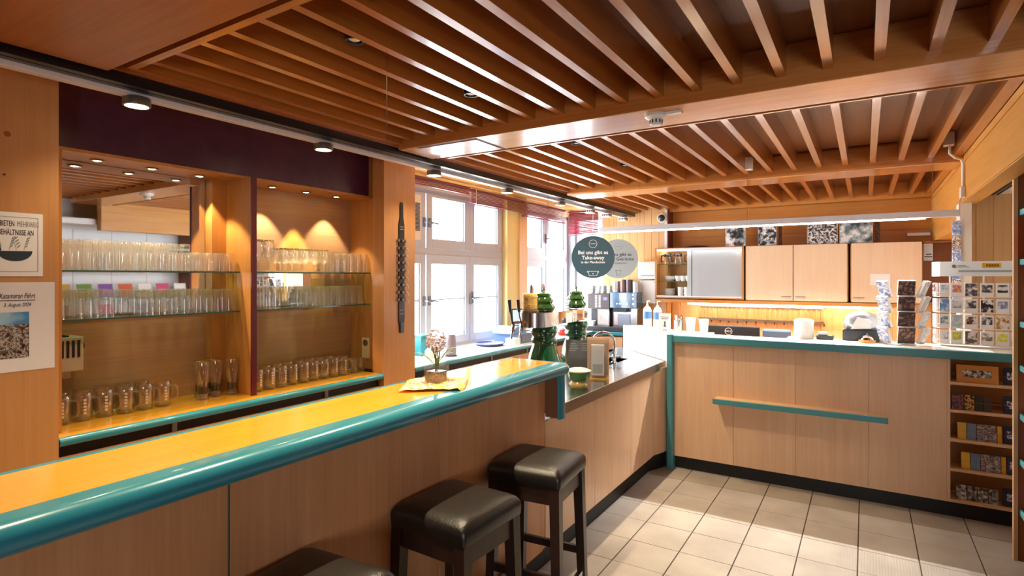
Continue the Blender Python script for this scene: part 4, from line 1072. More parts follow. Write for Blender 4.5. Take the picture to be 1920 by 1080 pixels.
# menu board, bowl, dispenser, tap
mb = thing('menu_board', 'grey menu board standing upright before the second beer tower', 'board', (-1.93, 4.10, 0.902), R(28))
put('board', bx(-0.105, 0.105, -0.004, 0.004, 0.002, 0.225), plain('slate board', '#54585c', 0.3), mb, world=False)
put('foot', bx(-0.09, 0.09, -0.04, 0.04, 0.0, 0.004), M_STEEL, mb, world=False)
put('frame_strip', G().box(-0.112, -0.105, -0.006, 0.006, 0.0, 0.235).box(0.105, 0.112, -0.006, 0.006, 0.0, 0.235), plain('gold frame strip', '#c99a4a', 0.4), mb, world=False)
wl_ = G()
for q in range(5):
    for s in (-1, 1):
        wl_.box(0.05 * s - rn.uniform(.03, .042), 0.05 * s + rn.uniform(.02, .042), -0.0048, -0.0042, 0.195 - q * 0.014, 0.198 - q * 0.014)
put('chalk_lines', wl_, plain('chalk grey', '#b9bcbe', 0.8), mb, world=False)
put('clip', G().box(-0.02, 0.02, -0.008, 0.008, 0.222, 0.238), M_CHROME, mb, world=False)
bw = thing('lidded_bowl', 'green bowl with pale lid on the steel worktop beside the teal flange', 'bowl', (-1.655, 3.50, 0.902))
put('foot_ring', G().lathe([(0.0, 0.0), (0.07, 0.0), (0.06, 0.012), (0.05, 0.03), (0.0, 0.03)], 24, cap0=False, cap1=False), plain('amber glass foot', '#b8a05c', 0.2), bw, world=False)
put('bowl', G().lathe([(0.0, 0.03), (0.066, 0.03), (0.076, 0.045), (0.08, 0.085), (0.0, 0.085)], 28, cap0=False, cap1=False), plain('sage green glaze', '#4f7f4c', 0.2), bw, world=False)
put('lid', G().lathe([(0.084, 0.085), (0.084, 0.092), (0.05, 0.105), (0.0, 0.108)], 28, cap1=False), plain('pale lid', '#e3d9c2', 0.25), bw, world=False)
ds = thing('acrylic_dispenser', 'tapered clear acrylic card dispenser on the steel worktop edge', 'dispenser', (-1.62, 3.74, 0.902), R(20))
put('clear_wall', G().loft([[(-0.07, -0.035, 0.0), (0.07, -0.035, 0.0), (0.07, 0.05, 0.0), (-0.07, 0.05, 0.0)], [(-0.075, -0.005, 0.275), (0.075, -0.005, 0.275), (0.075, 0.05, 0.275), (-0.075, 0.05, 0.275)]], False, False), M_ACRYL, ds, world=False)
put('card_stack', G().loft([[(-0.045, -0.012, 0.025), (0.045, -0.012, 0.025), (0.045, 0.03, 0.025), (-0.045, 0.03, 0.025)], [(-0.045, 0.005, 0.24), (0.045, 0.005, 0.24), (0.045, 0.035, 0.24), (-0.045, 0.035, 0.24)]], False), plain('dispenser card', '#d9d6d6', 0.5), ds, world=False)
put('card_print', G().loft([[(-0.035, -0.0125, 0.04), (0.035, -0.0125, 0.04), (0.035, -0.0115, 0.04), (-0.035, -0.0115, 0.04)], [(-0.035, -0.0075, 0.105), (0.035, -0.0075, 0.105), (0.035, -0.0065, 0.105), (-0.035, -0.0065, 0.105)]], False), plain('card grey print', '#a7b0aa', 0.5), ds, world=False)
put('amber_base', G().box(-0.075, 0.075, -0.04, 0.055, 0.0, 0.006).box(-0.072, -0.062, -0.042, -0.032, 0, 0.03).box(0.062, 0.072, -0.042, -0.032, 0, 0.03), plain('amber trim', '#c89b3c', 0.3), ds, world=False)
put('back_plate', bx(-0.078, 0.078, 0.052, 0.060, 0.0, 0.29), plain('apricot board', '#e0b183', 0.5), ds, world=False)
fc = thing('sink_tap', 'curved chrome kitchen tap over the steel sink', 'tap', (-1.80, 4.50, 0.902))
put('tap_body', G().lathe([(0.0, 0.0), (0.026, 0.0), (0.026, 0.006), (0.017, 0.012), (0.017, 0.06), (0.012, 0.07), (0.0, 0.07)], 16, cap0=False, cap1=False), M_CHROME, fc, world=False)
pts = [(0, 0, 0.06), (0.004, 0.0, 0.14)] + [(-0.09 + 0.094 * math.cos(a), -0.0, 0.17 + 0.09 * math.sin(a)) for a in [R(18 * k) for k in range(11)]] + [(-0.184, 0, 0.14)]
put('spout', G().tube([(p[0] * 0.85, p[0] * 0.5 + p[1], p[2]) for p in pts], 0.010, 10), M_CHROME, fc, world=False)
for s in (-1, 1):
    put('tap_handle', G().tube([(0, 0, 0.045), (0.03 * s, 0.02 * s, 0.05)], 0.009, 8).lathe([(0.0, 0.04), (0.016, 0.042), (0.018, 0.055), (0.0, 0.06)], 10, (0.042 * s, 0.028 * s, 0), cap0=False, cap1=False), M_CHROME, fc, world=False)
# ================================================================== WINDOW COUNTER AND COFFEE CORNER
ZW = 0.9202
cu = thing('cup_stack', 'stack of grey paper cups on the window counter behind the flower vase', 'cups', (-3.15, 4.00, ZW))
put('base_tray', G().lathe([(0.0, 0.0), (0.055, 0.0), (0.058, 0.008), (0.0, 0.008)], 18, cap0=False, cap1=False), plain('navy coaster', '#27345a', 0.5), cu, world=False)
M_CUP = plain('grey violet cup', '#9a97a8', 0.5)
cme = None
for k in range(9):
    if cme is None: o = put('cup', G().lathe([(0.046, 0.0), (0.048, 0.006), (0.036, 0.085), (0.034, 0.085), (0.0, 0.085)], 18, cap0=False, cap1=False), M_CUP, cu, world=False); cme = o
    else: o = cme.copy(); COL.objects.link(o)
    o.location = (0, 0, 0.008 + k * 0.0125)
tr = put('round_tray', G().lathe([(0.0, 0.0), (0.13, 0.0), (0.155, 0.022), (0.158, 0.026), (0.152, 0.027), (0.128, 0.006), (0.0, 0.006)], 36, cap0=False, cap1=False), plain('blue tray', '#2c4a86', 0.3), None, loc=(-3.30, 4.83, ZW), world=False)
tag(tr, 'round blue serving tray lying on the window counter', 'tray')
cd = thing('cash_register', 'blue-grey cash register block with curved hood on the window counter', 'register', (-3.28, 5.35, ZW))
put('drawer_box', bx(-3.44, -3.10, 5.12, 5.62, ZW, 1.02), plain('slate blue enamel', '#5f7ea6', 0.4), cd, 0.006)
put('drawer_face', bx(-3.10, -3.094, 5.14, 5.60, 0.935, 1.005), plain('slate grey face', '#6b7890', 0.4), cd)
hood = [(5.06, 1.02)] + [(5.20 - 0.14 * math.cos(a), 1.02 + 0.075 * math.sin(a)) for a in [R(15 * k) for k in range(1, 12)]] + [(5.34, 1.02)]
put('printer_hood', G().prism(hood, -3.42, -3.16, 'x', True), plain('pale blue hood', '#7ba0cc', 0.35), cd)
put('paper_roll', bx(-3.095, -3.02 - 0.02, 5.02, 5.12, ZW, 0.985), M_PAPER, cd) if False else None
pr_ = put('paper_block', bx(-3.20, -3.09, 4.98, 5.10, ZW, 0.985), M_PAPER, None, loc=(-3.145, 5.04, ZW)); tag(pr_, 'white paper block beside the cash register', 'paper')
tb2 = thing('tablet_screen', 'tilted black-framed till screen on the cash register', 'screen', (-3.30, 5.48, 1.02))
put('stand_foot', bx(-3.38, -3.22, 5.42, 5.54, 1.02, 1.03), M_BLK, tb2)
Rm = Matrix.Rotation(R(-25), 4, 'Y') 
def slab(cx, cy, cz, hx_, hy, hz, rx, rz):
    g = bx(-hx_, hx_, -hy, hy, -hz, hz); M = Matrix.Translation((cx, cy, cz)) @ Matrix.Rotation(R(rz), 4, 'Z') @ Matrix.Rotation(R(rx), 4, 'X')
    g.v = [tuple(M @ Vector(v)) for v in g.v]; return g
put('frame', slab(-3.30, 5.50, 1.165, 0.13, 0.008, 0.105, -18, 45), M_BLK, tb2)
put('display', slab(-3.2945, 5.4945, 1.166, 0.115, 0.006, 0.09, -18, 45), plain('pale screen', '#b9d6ea', 0.15), tb2)
put('neck', G().tube([(-3.30, 5.49, 1.03), (-3.305, 5.51, 1.12)], 0.015, 8), M_BLK, tb2)
tc = thing('teal_crate', 'teal plastic box at the pillar end of the window counter', 'box', (-3.42, 3.93, ZW))
put('box', bx(-3.48, -3.36, 3.84, 3.98, ZW, 1.09), plain('teal plastic', '#2f8f9c', 0.4), tc, 0.006)
put('box_lid', bx(-3.485, -3.355, 3.835, 3.985, 1.09, 1.105), plain('teal lid', '#47a9b4', 0.4), tc, 0.003)
bgm = G(); rr_ = random.Random(9)
rgs = []
for z, s in ((0.0, 0.9), (0.03, 1.05), (0.06, 0.9), (0.085, 0.5), (0.11, 0.2)):
    rgs.append([(0.055 * s * math.cos(2 * PI * k / 12) * rr_.uniform(.85, 1.15), 0.055 * s * math.sin(2 * PI * k / 12) * rr_.uniform(.85, 1.15), z) for k in range(12)])
bgo = put('paper_bag', bgm.loft(rgs, False), M_PAPER, None, loc=(-3.24, 3.83, ZW), world=False); tag(bgo, 'crumpled white bag beside the teal box', 'bag')
rb = G(); rgs = []
for z, s in ((0.0, 1.0), (0.04, 1.1), (0.07, 0.8), (0.085, 0.2)):
    rgs.append([(0.06 * s * math.cos(2 * PI * k / 10) * rr_.uniform(.8, 1.2), 0.06 * s * math.sin(2 * PI * k / 10) * rr_.uniform(.8, 1.2), z) for k in range(10)])
rbo = put('red_bundle', rb.loft(rgs, False), plain('red wrap', '#c5322c', 0.4), None, loc=(-3.12, 6.15, ZW), world=False); tag(rbo, 'red wrapped bundle on the window counter beyond the beer towers', 'bundle')
bk = thing('black_tray', 'flat black drip tray along the coffee counter front', 'tray', (-2.7, 6.93, ZW))
put('tray', bx(-3.16, -2.42, 6.835, 6.93, ZW, 0.985), M_DGREY, bk, 0.01)
# coffee machines
ca = thing('coffee_machine', 'dark brown coffee machine with button column, left of the pair', 'coffee machine', (-3.0, 7.05, ZW))
put('housing', bx(-3.165, -2.845, 6.96, 7.2, 1.20, 1.41), plain('brown machine', '#4a4244', 0.35), ca, 0.008)
put('column', bx(-3.165, -2.845, 7.08, 7.2, ZW, 1.20), M_DGREY, ca)
put('steel_leg', bx(-3.02, -2.86, 6.97, 7.08, 0.95, 1.20), M_STEEL, ca)
put('cup_platform', bx(-3.165, -2.845, 6.95, 7.2, ZW, 0.95), M_BLK, ca)
g = G()
for k in range(8):
    for x in (-3.05, -3.0): g.box(x, x + 0.03, 6.956, 6.96, 1.225 + k * 0.021, 1.236 + k * 0.021)
put('buttons', g, M_PLAST, ca)
put('display', bx(-2.935, -2.875, 6.956, 6.96, 1.32, 1.36), plain('violet display', '#7f79b0', 0.3), ca)
cb = thing('coffee_machine', 'steel coffee machine with blue glass front, right of the pair', 'coffee machine', (-2.65, 7.05, ZW))
put('housing', bx(-2.835, -2.47, 6.95, 7.2, 1.22, 1.43), plain('blue glass front', '#27567a', 0.12, coat=0.5), cb, 0.008)
put('steel_body', bx(-2.835, -2.47, 7.06, 7.2, ZW, 1.22), M_STEEL, cb)
put('spout_block', bx(-2.80, -2.62, 6.97, 7.05, 1.17, 1.22), M_BLK, cb)
put('side_column', G().prism([(-2.47, ZW + 0.03), (-2.59, ZW + 0.03), (-2.47, 1.22)], 6.96, 7.06, 'y'), M_STEEL, cb)
put('grid_panel', bx(-2.77, -2.60, 7.05, 7.06, 0.98, 1.14), plain('steel grey panel', '#8b93a0', 0.3, metal=0.6), cb)
put('cup_platform', bx(-2.835, -2.47, 6.95, 7.06, ZW, 0.955), M_STEEL, cb)
put('touch_screen', bx(-2.70, -2.61, 6.945, 6.95, 1.34, 1.41), plain('lit screen', '#d7e6f0', 0.2), cb)
for x in (-2.74, -2.70, -2.60): put('key', G().tube([(x, 6.95, 1.28), (x, 6.945, 1.28)], 0.012, 10), M_PLAST, cb)
for x in (-2.52,):
    for z in (1.28, 1.35, 1.40): put('key', G().tube([(x, 6.95, z), (x, 6.944, z)], 0.014, 10), M_STEEL, cb)
for k, (x, m_, h) in enumerate(((-2.80, M_STEEL, 0.13), (-2.70, plain('bean hopper', '#6f4c42', 0.2), 0.15), (-2.62, plain('bean hopper dark', '#4f3d40', 0.2), 0.15), (-2.53, M_STEEL, 0.12))):
    put('hopper', G().lathe([(0.0, 0.0), (0.045, 0.0), (0.045, h), (0.047, h), (0.047, h + 0.012), (0.0, h + 0.014)], 16, (0, 0, 0), cap0=False, cap1=False), m_, cb, world=False).location = (x + 2.65, 0.03, 1.43 - ZW)
for k, x in enumerate((-3.13, -3.05, -2.97, -2.90)):
    o = put('takeaway_cup', G().lathe([(0.0, 0.0), (0.028, 0.0), (0.038, 0.10), (0.035, 0.10), (0.0, 0.01)], 14, cap0=False, cap1=False), M_PORC if k % 2 else M_GREY, None, loc=(x, 7.08, 1.411), world=False)
    tag(o, ['grey cup at the left end on top of the brown coffee machine', 'white cup next to the left end on the brown coffee machine', 'grey cup third from left on the brown coffee machine', 'white cup nearest the steel hoppers on the brown coffee machine'][k], 'cup', 'cups on the coffee machine')
o = put('paper_cup', G().lathe([(0.0, 0.0), (0.026, 0.0), (0.036, 0.09), (0.033, 0.09), (0.0, 0.008)], 14, cap0=False, cap1=False), M_PORC, None, loc=(-3.10, 7.015, 0.951), world=False); tag(o, 'pale paper cup standing under the brown coffee machine', 'cup')
td = thing('towel_dispenser', 'white paper towel dispenser on the wood cladding beside the grey sign', 'dispenser', (-2.40, 7.2, 1.60))
put('case', bx(-2.52, -2.27, 7.13, 7.238, 1.60, 1.83), M_PLAST, td, 0.012)
put('window_slot', bx(-2.48, -2.30, 7.127, 7.131, 1.635, 1.655), plain('pale teal slot', '#8fb4b4', 0.4), td)
td2 = thing('soap_cabinet', 'white wall box below the towel dispenser by the glass cupboard', 'box', (-2.40, 7.2, 1.28))
put('case', bx(-2.50, -2.29, 7.15, 7.238, 1.285, 1.585), M_PLAST, td2, 0.008)
put('key_hole', G().tube([(-2.31, 7.15, 1.56), (-2.31, 7.147, 1.56)], 0.006, 8), M_BLK, td2)
# hanging round signs ------------------------------------------------------------------
def round_sign(x, y, z, r, m, label, lines, cols, kind):
    phi = math.atan2(-x, y)
    t = thing('hanging_sign', label, 'sign', (x, y, z), phi)
    put('disc', G().prism(ring_poly(0, 0, r, 48), 0.0, 0.006, 'y'), m, t, world=False)
    put('cord', G().tube([(0, 0.003, r - 0.015), (0, 0.003, 2.41 - z)], 0.002, 5), M_WHITE, t, world=False)
    X_, Z_ = (1, 0, 0), (0, 0, 1)
    for (s, sz, dz), c in zip(lines, cols): text(s, sz, (0, -0.0015, dz), X_, Z_, c, t, world=False)
    rg = G()
    for q in range(28):
        a0, a1 = 2 * PI * q / 28, 2 * PI * (q + 1) / 28; ro, ri = 0.047, 0.043
        rg.quad((ro * math.cos(a0), -0.0012, 0.155 + ro * math.sin(a0)), (ro * math.cos(a1), -0.0012, 0.155 + ro * math.sin(a1)), (ri * math.cos(a1), -0.0012, 0.155 + ri * math.sin(a1)), (ri * math.cos(a0), -0.0012, 0.155 + ri * math.sin(a0)))
    for k in range(4): rg.box(-0.028 + k * 0.015, -0.017 + k * 0.015, -0.0014, -0.001, 0.151, 0.159)
    put('ring_emblem', rg, cols[2], t, world=False)
    ic = G()
    if kind == 'bowl': pts_ = [(-0.066, -0.165), (0.066, -0.165), (0.066, -0.178), (0.052, -0.178), (0.045, -0.215), (-0.045, -0.215), (-0.052, -0.178), (-0.066, -0.178)]
    else: pts_ = [(-0.034, -0.15), (0.034, -0.15), (0.034, -0.162), (0.028, -0.162), (0.022, -0.215), (-0.022, -0.215), (-0.028, -0.162), (-0.034, -0.162)]
    for k in range(len(pts_)):
        a, b = pts_[k], pts_[(k + 1) % len(pts_)]
        ic.tube([(a[0], -0.001, a[1]), (b[0], -0.001, b[1])], 0.0022, 4)
    ic.tube([(0, -0.001, -0.20), (0, -0.001, -0.188)], 0.006, 6)
    put('pictogram', ic, cols[2], t, world=False)
M_SW = plain('sign white print', '#eef2f2', 0.5); M_SD = plain('sign grey print', '#4c585c', 0.5); M_SD2 = plain('sign faint print', '#7f8d92', 0.5)
round_sign(-2.692, 6.08, 1.86, 0.249, plain('slate petrol disc', '#2d4e58', 0.4), 'dark petrol round hanging sign about take-away', [('Bei uns gibt es', 0.060, 0.053), ('Take-away', 0.060, -0.008), ('in der Pfandschale', 0.038, -0.060)], [M_SW, M_SW, M_SW], 'bowl')
round_sign(-2.692, 6.871, 1.863, 0.252, plain('pale grey disc', '#a5b1b3', 0.4), 'light grey round hanging sign partly hidden by the dark one', [('Bei uns gibt es', 0.058, 0.053), ('To Go Getränke', 0.058, -0.006), ('im Pfandbecher', 0.036, -0.058)], [M_SD, M_SD, M_SD2], 'cup')

# ================================================================== GLASS CUPBOARD CONTENTS
def on_shelf(name, g, m, x, y, z, label, cat, group=None):
    o = put(name, g, m, None, loc=(x, y, z), world=False); return tag(o, label, cat, group)
for k, x in enumerate((-2.16, -2.03, -1.86)):
    t = thing('coffee_carafe', ['glass coffee carafe at the left end of the top cupboard shelf', 'middle glass coffee carafe on the top cupboard shelf', 'glass coffee carafe beside the sliding glass door'][k], 'carafe', (x, 7.25, 1.79), group='coffee carafes in the cupboard')
    put('jug', G().lathe([(0.0, 0.0), (0.062, 0.0), (0.064, 0.02), (0.045, 0.09), (0.042, 0.11)], 18, cap0=False, cap1=False), M_TUMB, t, world=False)
    put('collar', G().lathe([(0.048, 0.10), (0.050, 0.125), (0.044, 0.135), (0.0, 0.135)], 18, cap1=False), M_BLK, t, world=False)
    put('handle', G().tube([(-0.045, -0.02, 0.12), (-0.075, -0.03, 0.115), (-0.08, -0.03, 0.05), (-0.065, -0.02, 0.03)], 0.009, 6), M_BLK, t, world=False)
PL = G().lathe([(0.0, 0.0), (0.05, 0.0), (0.075, 0.014), (0.073, 0.016), (0.0, 0.005)], 22, cap0=False, cap1=False)
pm = None
def stack(x, y, z, n, dz, label, nm='plate_stack', prof=None, part='plate'):
    t = thing(nm, label, 'dishes', (x, y, z), group='crockery in the cupboard')
    g = prof
    me = None
    for k in range(n):
        if me is None: o = put(part, g, M_PORC, t, world=False); me = o
        else: o = me.copy(); COL.objects.link(o)
        o.location = (0, 0, k * dz)
stack(-2.14, 7.25, 1.386, 7, 0.013, 'stack of white plates at the bottom left of the glass cupboard', prof=PL)
stack(-2.13, 7.25, 1.573, 3, 0.016, 'stack of white bowls on the middle cupboard shelf', 'bowl_stack', G().lathe([(0.0, 0.0), (0.04, 0.0), (0.078, 0.035), (0.075, 0.036), (0.0, 0.006)], 22, cap0=False, cap1=False), 'bowl')
for k, x in enumerate((-2.02, -1.955, -1.89, -1.82)):
    t = put('white_cup', G().lathe([(0.0, 0.0), (0.025, 0.0), (0.038, 0.04), (0.04, 0.07), (0.037, 0.07), (0.0, 0.008)], 16, cap0=False, cap1=False), M_PORC, None, loc=(x, 7.22, 1.573), world=False)
    tag(t, '%s white coffee cup from left on the middle cupboard shelf' % ORDN[k], 'cup', 'coffee cups in the cupboard')
    put('handle', G().tube([(0.036, 0, 0.055), (0.056, 0, 0.05), (0.056, 0, 0.025), (0.034, 0, 0.02)], 0.005, 6), M_PORC, t, world=False)
for k, x in enumerate((-1.99, -1.91, -1.84, -1.76)):
    t = put('tall_mug', G().lathe([(0.0, 0.0), (0.034, 0.0), (0.036, 0.115), (0.033, 0.115), (0.0, 0.008)], 16, cap0=False, cap1=False), M_PORC, None, loc=(x, 7.22, 1.386), world=False)
    tag(t, '%s tall white mug from left on the cupboard floor' % ORDN[k], 'mug', 'tall mugs in the cupboard')
    put('handle', G().tube([(0.034, -0.01, 0.095), (0.055, -0.015, 0.09), (0.055, -0.015, 0.035), (0.034, -0.01, 0.03)], 0.006, 6), M_PORC, t, world=False)
# canvases on top of the cabinets
BW = ['#0f1113', '#3a3e42', '#8b9094', '#d9dbdc', '#f2f2f0']
for k, (x0, x1, lab, sc) in enumerate(((-1.43, -1.205, 'small black and white photo canvas of a reclining figure shape, leftmost above the cabinets', 16), (-1.065, -0.87, 'small black and white canvas with tree pattern, second above the cabinets', 30), (-0.553, -0.255, 'wide speckled black and white canvas, third above the cabinets', 45), (-0.237, 0.07, 'grey smoky photo canvas, rightmost above the cabinets', 12))):
    t = thing('photo_canvas', lab, 'picture', ((x0 + x1) / 2, 7.17, 1.9955), group='canvases above the wall cabinets')
    put('canvas', bx(x0, x1, 7.15, 7.185, 1.9955, 2.215), M_PAPER, t)
    put('print', bx(x0 + 0.002, x1 - 0.002, 7.1485, 7.15, 1.9985, 2.213), pattern('bw print %d' % k, BW if k != 3 else ['#33424a', '#6d808a', '#a9b8be', '#dfe5e6'], sc, 0.6, 4), t)
o = put('dark_canvas', bx(-0.855, -0.82, 7.20, 7.23, 1.9955, 2.215), pattern('dark print', ['#2a1d16', '#5a3a28', '#1a1512'], 40, 0.6), None, loc=(-0.84, 7.215, 1.9955)); tag(o, 'narrow dark picture standing edge-on beside the tree canvas', 'picture')
o = put('dark_canvas', bx(0.09, 0.135, 7.18, 7.21, 1.9955, 2.215), MATS['dark print'], None, loc=(0.11, 7.195, 1.9955)); tag(o, 'narrow dark picture standing right of the grey smoky canvas', 'picture')
cl = G(); rgs = []
for z, s in ((0.0, 1.0), (0.012, 0.9), (0.022, 0.5), (0.028, 0.15)):
    rgs.append([(0.17 * s * math.cos(2 * PI * k / 14) * rr_.uniform(.8, 1.2), 0.06 * s * math.sin(2 * PI * k / 14) * rr_.uniform(.8, 1.2), z) for k in range(14)])
o = put('dark_cloth', cl.loft(rgs, False), plain('dark cloth', '#2a211d', 0.8), None, loc=(-1.80, 7.25, 1.9955), world=False); tag(o, 'flat dark cloth bundle on top of the glass cupboard', 'cloth')
wt = thing('wall_lamp', 'short white tube lamp on the wall above the dark compartment', 'lamp', (0.50, 7.42, 2.07))
put('tube', bx(0.38, 0.585, 7.39, 7.43, 2.07, 2.10), MATS['luminaire white'], wt)
put('end_cap', bx(0.375, 0.385, 7.388, 7.432, 2.068, 2.102), M_GREY, wt)
gx = thing('storage_box', 'grey storage box with lettering in the open compartment', 'box', (0.545, 7.24, 1.80))
put('box', bx(0.508, 0.585, 7.14, 7.36, 1.795, 1.97), plain('grey cardboard', '#b9bcc2', 0.6), gx)
g = G()
for k, (a, b) in enumerate(((0.53, 0.575), (0.515, 0.58))): g.box(a, b, 7.1385, 7.14, 1.855 - k * 0.025, 1.865 - k * 0.025)
put('lettering', g, M_INK, gx)
o = put('notice_sheet', bx(0.045, 0.225, 7.096, 7.0985, 1.54, 1.66), M_PAPER, None, loc=(0.13, 7.097, 1.54)); tag(o, 'white notice sheet stuck on the right wall cabinet door', 'notice')
dc = thing('dome_camera', 'small white dome camera on the wood cladding under the ceiling', 'camera', (-2.23, 7.2, 2.39))
put('base', G().tube([(-2.23, 7.232, 2.39), (-2.23, 7.205, 2.39)], 0.062, 20), M_PLAST, dc)
put('dome', G().lathe([(0.045, 0.0), (0.04, 0.02), (0.025, 0.036), (0.0, 0.042)], 18, cap0=False, cap1=False), plain('smoked dome', '#3b4248', 0.08), dc, world=False).rotation_euler = (R(90), 0, 0)
# dispensing rack with clear tubes under the cabinets
dr = thing('tube_rack', 'wall rack of clear vertical tubes between two metal rails under the cabinets', 'rack', (-1.05, 7.40, 1.05))
put('top_rail', bx(-1.80, -0.40, 7.36, 7.43, 1.255, 1.29), M_STEEL, dr)
put('bottom_rail', bx(-1.80, -0.40, 7.36, 7.43, 1.085, 1.11), plain('dark rail', '#6a6460', 0.4, metal=0.5), dr)
tm = None
for k in range(26):
    if tm is None: o = put('tube', G().lathe([(0.014, -0.09), (0.014, 0.09)], 8, cap0=False, cap1=False), glass('amber clear tube', '#fff2d8', 0.35, haze=0.12, hazec='#fff0d0'), dr, world=False); tm = o
    else: o = tm.copy(); COL.objects.link(o)
    o.location = (-0.73 + k * 0.0545, -0.005, 0.13)
for k in range(14):
    put('spout', G().lathe([(0.010, 0), (0.004, -0.03)], 6), M_DGREY, dr, world=False).location = (-0.70 + k * 0.104, -0.02, 0.035)

# ================================================================== ON THE RECEPTION COUNTER
ZD = 1.1332
sg = thing('arrow_sign', 'small white table sign with arrow beside the steel jar', 'sign', (-1.515, 4.99, ZD), R(15))
put('panel', bx(-0.052, 0.052, -0.004, 0.004, 0.0, 0.17), M_PAPER, sg, world=False)
put('foot', bx(-0.05, 0.05, -0.025, 0.025, 0.0, 0.003), M_ACRYL, sg, world=False)
g = G().box(-0.007, 0.007, -0.0048, -0.004, 0.06, 0.10); g.prism([(-0.016, 0.062), (0.016, 0.062), (0.0, 0.045)], -0.0048, -0.004, 'y'); g.box(-0.036, 0.036, -0.0048, -0.004, 0.135, 0.141); g.box(-0.03, 0.03, -0.0048, -0.004, 0.12, 0.126); g.box(-0.018, 0.018, -0.0048, -0.004, 0.02, 0.026)
put('arrow_print', g, plain('violet grey print', '#4d4a66', 0.5), sg, world=False)
jr = thing('cutlery_jar', 'steel jar crammed with teaspoons beside the arrow sign', 'jar', (-1.44, 5.16, ZD))
put('jar', G().lathe([(0.0, 0.0), (0.04, 0.0), (0.042, 0.10), (0.039, 0.10), (0.036, 0.006), (0.0, 0.006)], 18, cap0=False, cap1=False), M_STEEL, jr, world=False)
g = G()
for k in range(12):
    a = k * 0.9; g.tube([(0.01 * math.cos(a), 0.01 * math.sin(a), 0.02), (0.032 * math.cos(a), 0.032 * math.sin(a), 0.13 + 0.01 * (k % 3))], 0.004, 5)
put('spoons', g, M_CHROME, jr, world=False)
for k, (x, y, h, lb) in enumerate(((-1.33, 5.15, 0.13, 'tall white cup next to the steel cutlery jar'), (-1.22, 5.17, 0.12, 'white cup farther along, left of the monitor'))):
    o = put('white_beaker', G().lathe([(0.0, 0.0), (0.034, 0.0), (0.045, h), (0.042, h), (0.03, 0.008), (0.0, 0.008)], 18, cap0=False, cap1=False), M_PORC, None, loc=(x, y, ZD), world=False); tag(o, lb, 'cup')
for k, (x, y) in enumerate(((-1.80, 5.36), (-1.68, 5.30))):
    t = thing('spray_bottle', ['white and blue bottle, left one by the wall box', 'white and blue bottle, right one by the wall box'][k], 'bottle', (x, y, ZD))
    put('bottle', G().lathe([(0.0, 0.0), (0.038, 0.0), (0.04, 0.01), (0.04, 0.17), (0.028, 0.20), (0.012, 0.21), (0.012, 0.225), (0.0, 0.225)], 16, cap0=False, cap1=False), M_PLAST, t, world=False)
    put('pump', G().tube([(0, 0, 0.22), (0, 0, 0.26), (0.03, -0.02, 0.262)], 0.006, 6), M_PLAST, t, world=False)
    put('blue_label', G().lathe([(0.0405, 0.09), (0.0405, 0.16)], 16, cap0=False, cap1=False), plain('blue label', '#4a78b8', 0.4), t, world=False)
mn = thing('monitor', 'black computer monitor seen from behind with round silver emblem', 'monitor', (-1.09, 5.62, 0.765))
put('shell', bx(-1.36, -0.82, 5.58, 5.62, 0.86, 1.168), M_DGREY, mn, 0.008)
put('screen', bx(-1.345, -0.835, 5.62, 5.622, 0.875, 1.15), M_BLK, mn)
put('stand', G().box(-1.14, -1.04, 5.62, 5.64, 0.78, 1.0).box(-1.21, -0.97, 5.55, 5.72, 0.765, 0.78), M_BLK, mn)
g = G()
for q in range(28):
    a0, a1 = 2 * PI * q / 28, 2 * PI * (q + 1) / 28; ro, ri = 0.034, 0.029
    g.quad((-1.09 + ro * math.cos(a0), 5.5792, 1.117 + ro * math.sin(a0)), (-1.09 + ro * math.cos(a1), 5.5792, 1.117 + ro * math.sin(a1)), (-1.09 + ri * math.cos(a1), 5.5792, 1.117 + ri * math.sin(a1)), (-1.09 + ri * math.cos(a0), 5.5792, 1.117 + ri * math.sin(a0)))
em = put('round_emblem', g, M_WHITE, mn)
text('DELL', 0.024, (-1.09, 5.579, 1.117), (1, 0, 0), (0, 0, 1), M_WHITE, mn)
ch = thing('office_chair', 'grey-blue office chair backrest showing above the counter beside the monitor', 'chair', (-0.70, 5.85, 0))
put('backrest', bx(-0.83, -0.585, 5.80, 5.85, 0.72, 1.135), plain('grey blue fabric', '#5f7188', 0.8), ch, 0.02)
put('seat', bx(-0.93, -0.48, 5.86, 6.28, 0.44, 0.50), MATS['grey blue fabric'], ch, 0.02)
put('back_bar', G().tube([(-0.705, 5.86, 0.45), (-0.705, 5.865, 0.80)], 0.018, 8), M_BLK, ch)
put('gas_column', G().tube([(-0.705, 6.07, 0.08), (-0.705, 6.07, 0.44)], 0.025, 8), M_BLK, ch)
for k in range(5):
    a = 2 * PI * k / 5; put('foot', G().tube([(-0.705, 6.07, 0.08), (-0.705 + 0.22 * math.cos(a), 6.07 + 0.22 * math.sin(a), 0.03)], 0.018, 6), M_BLK, ch)
o = put('white_canister', G().lathe([(0.0, 0.0), (0.068, 0.0), (0.072, 0.01), (0.072, 0.14), (0.06, 0.155), (0.0, 0.158)], 22, cap0=False, cap1=False), M_PORC, None, loc=(-0.42, 5.12, ZD), world=False); tag(o, 'plain white canister in the middle of the reception counter', 'canister')
hs = thing('hand_scanner', 'small black and white hand scanner right of the white canister', 'scanner', (-0.27, 5.12, ZD))
put('body', bx(-0.06, 0.06, -0.04, 0.04, 0.0, 0.035), M_DGREY, hs, 0.008, world=False)
put('grip', bx(-0.05, 0.02, -0.03, 0.03, 0.035, 0.06), M_PLAST, hs, 0.01, world=False)
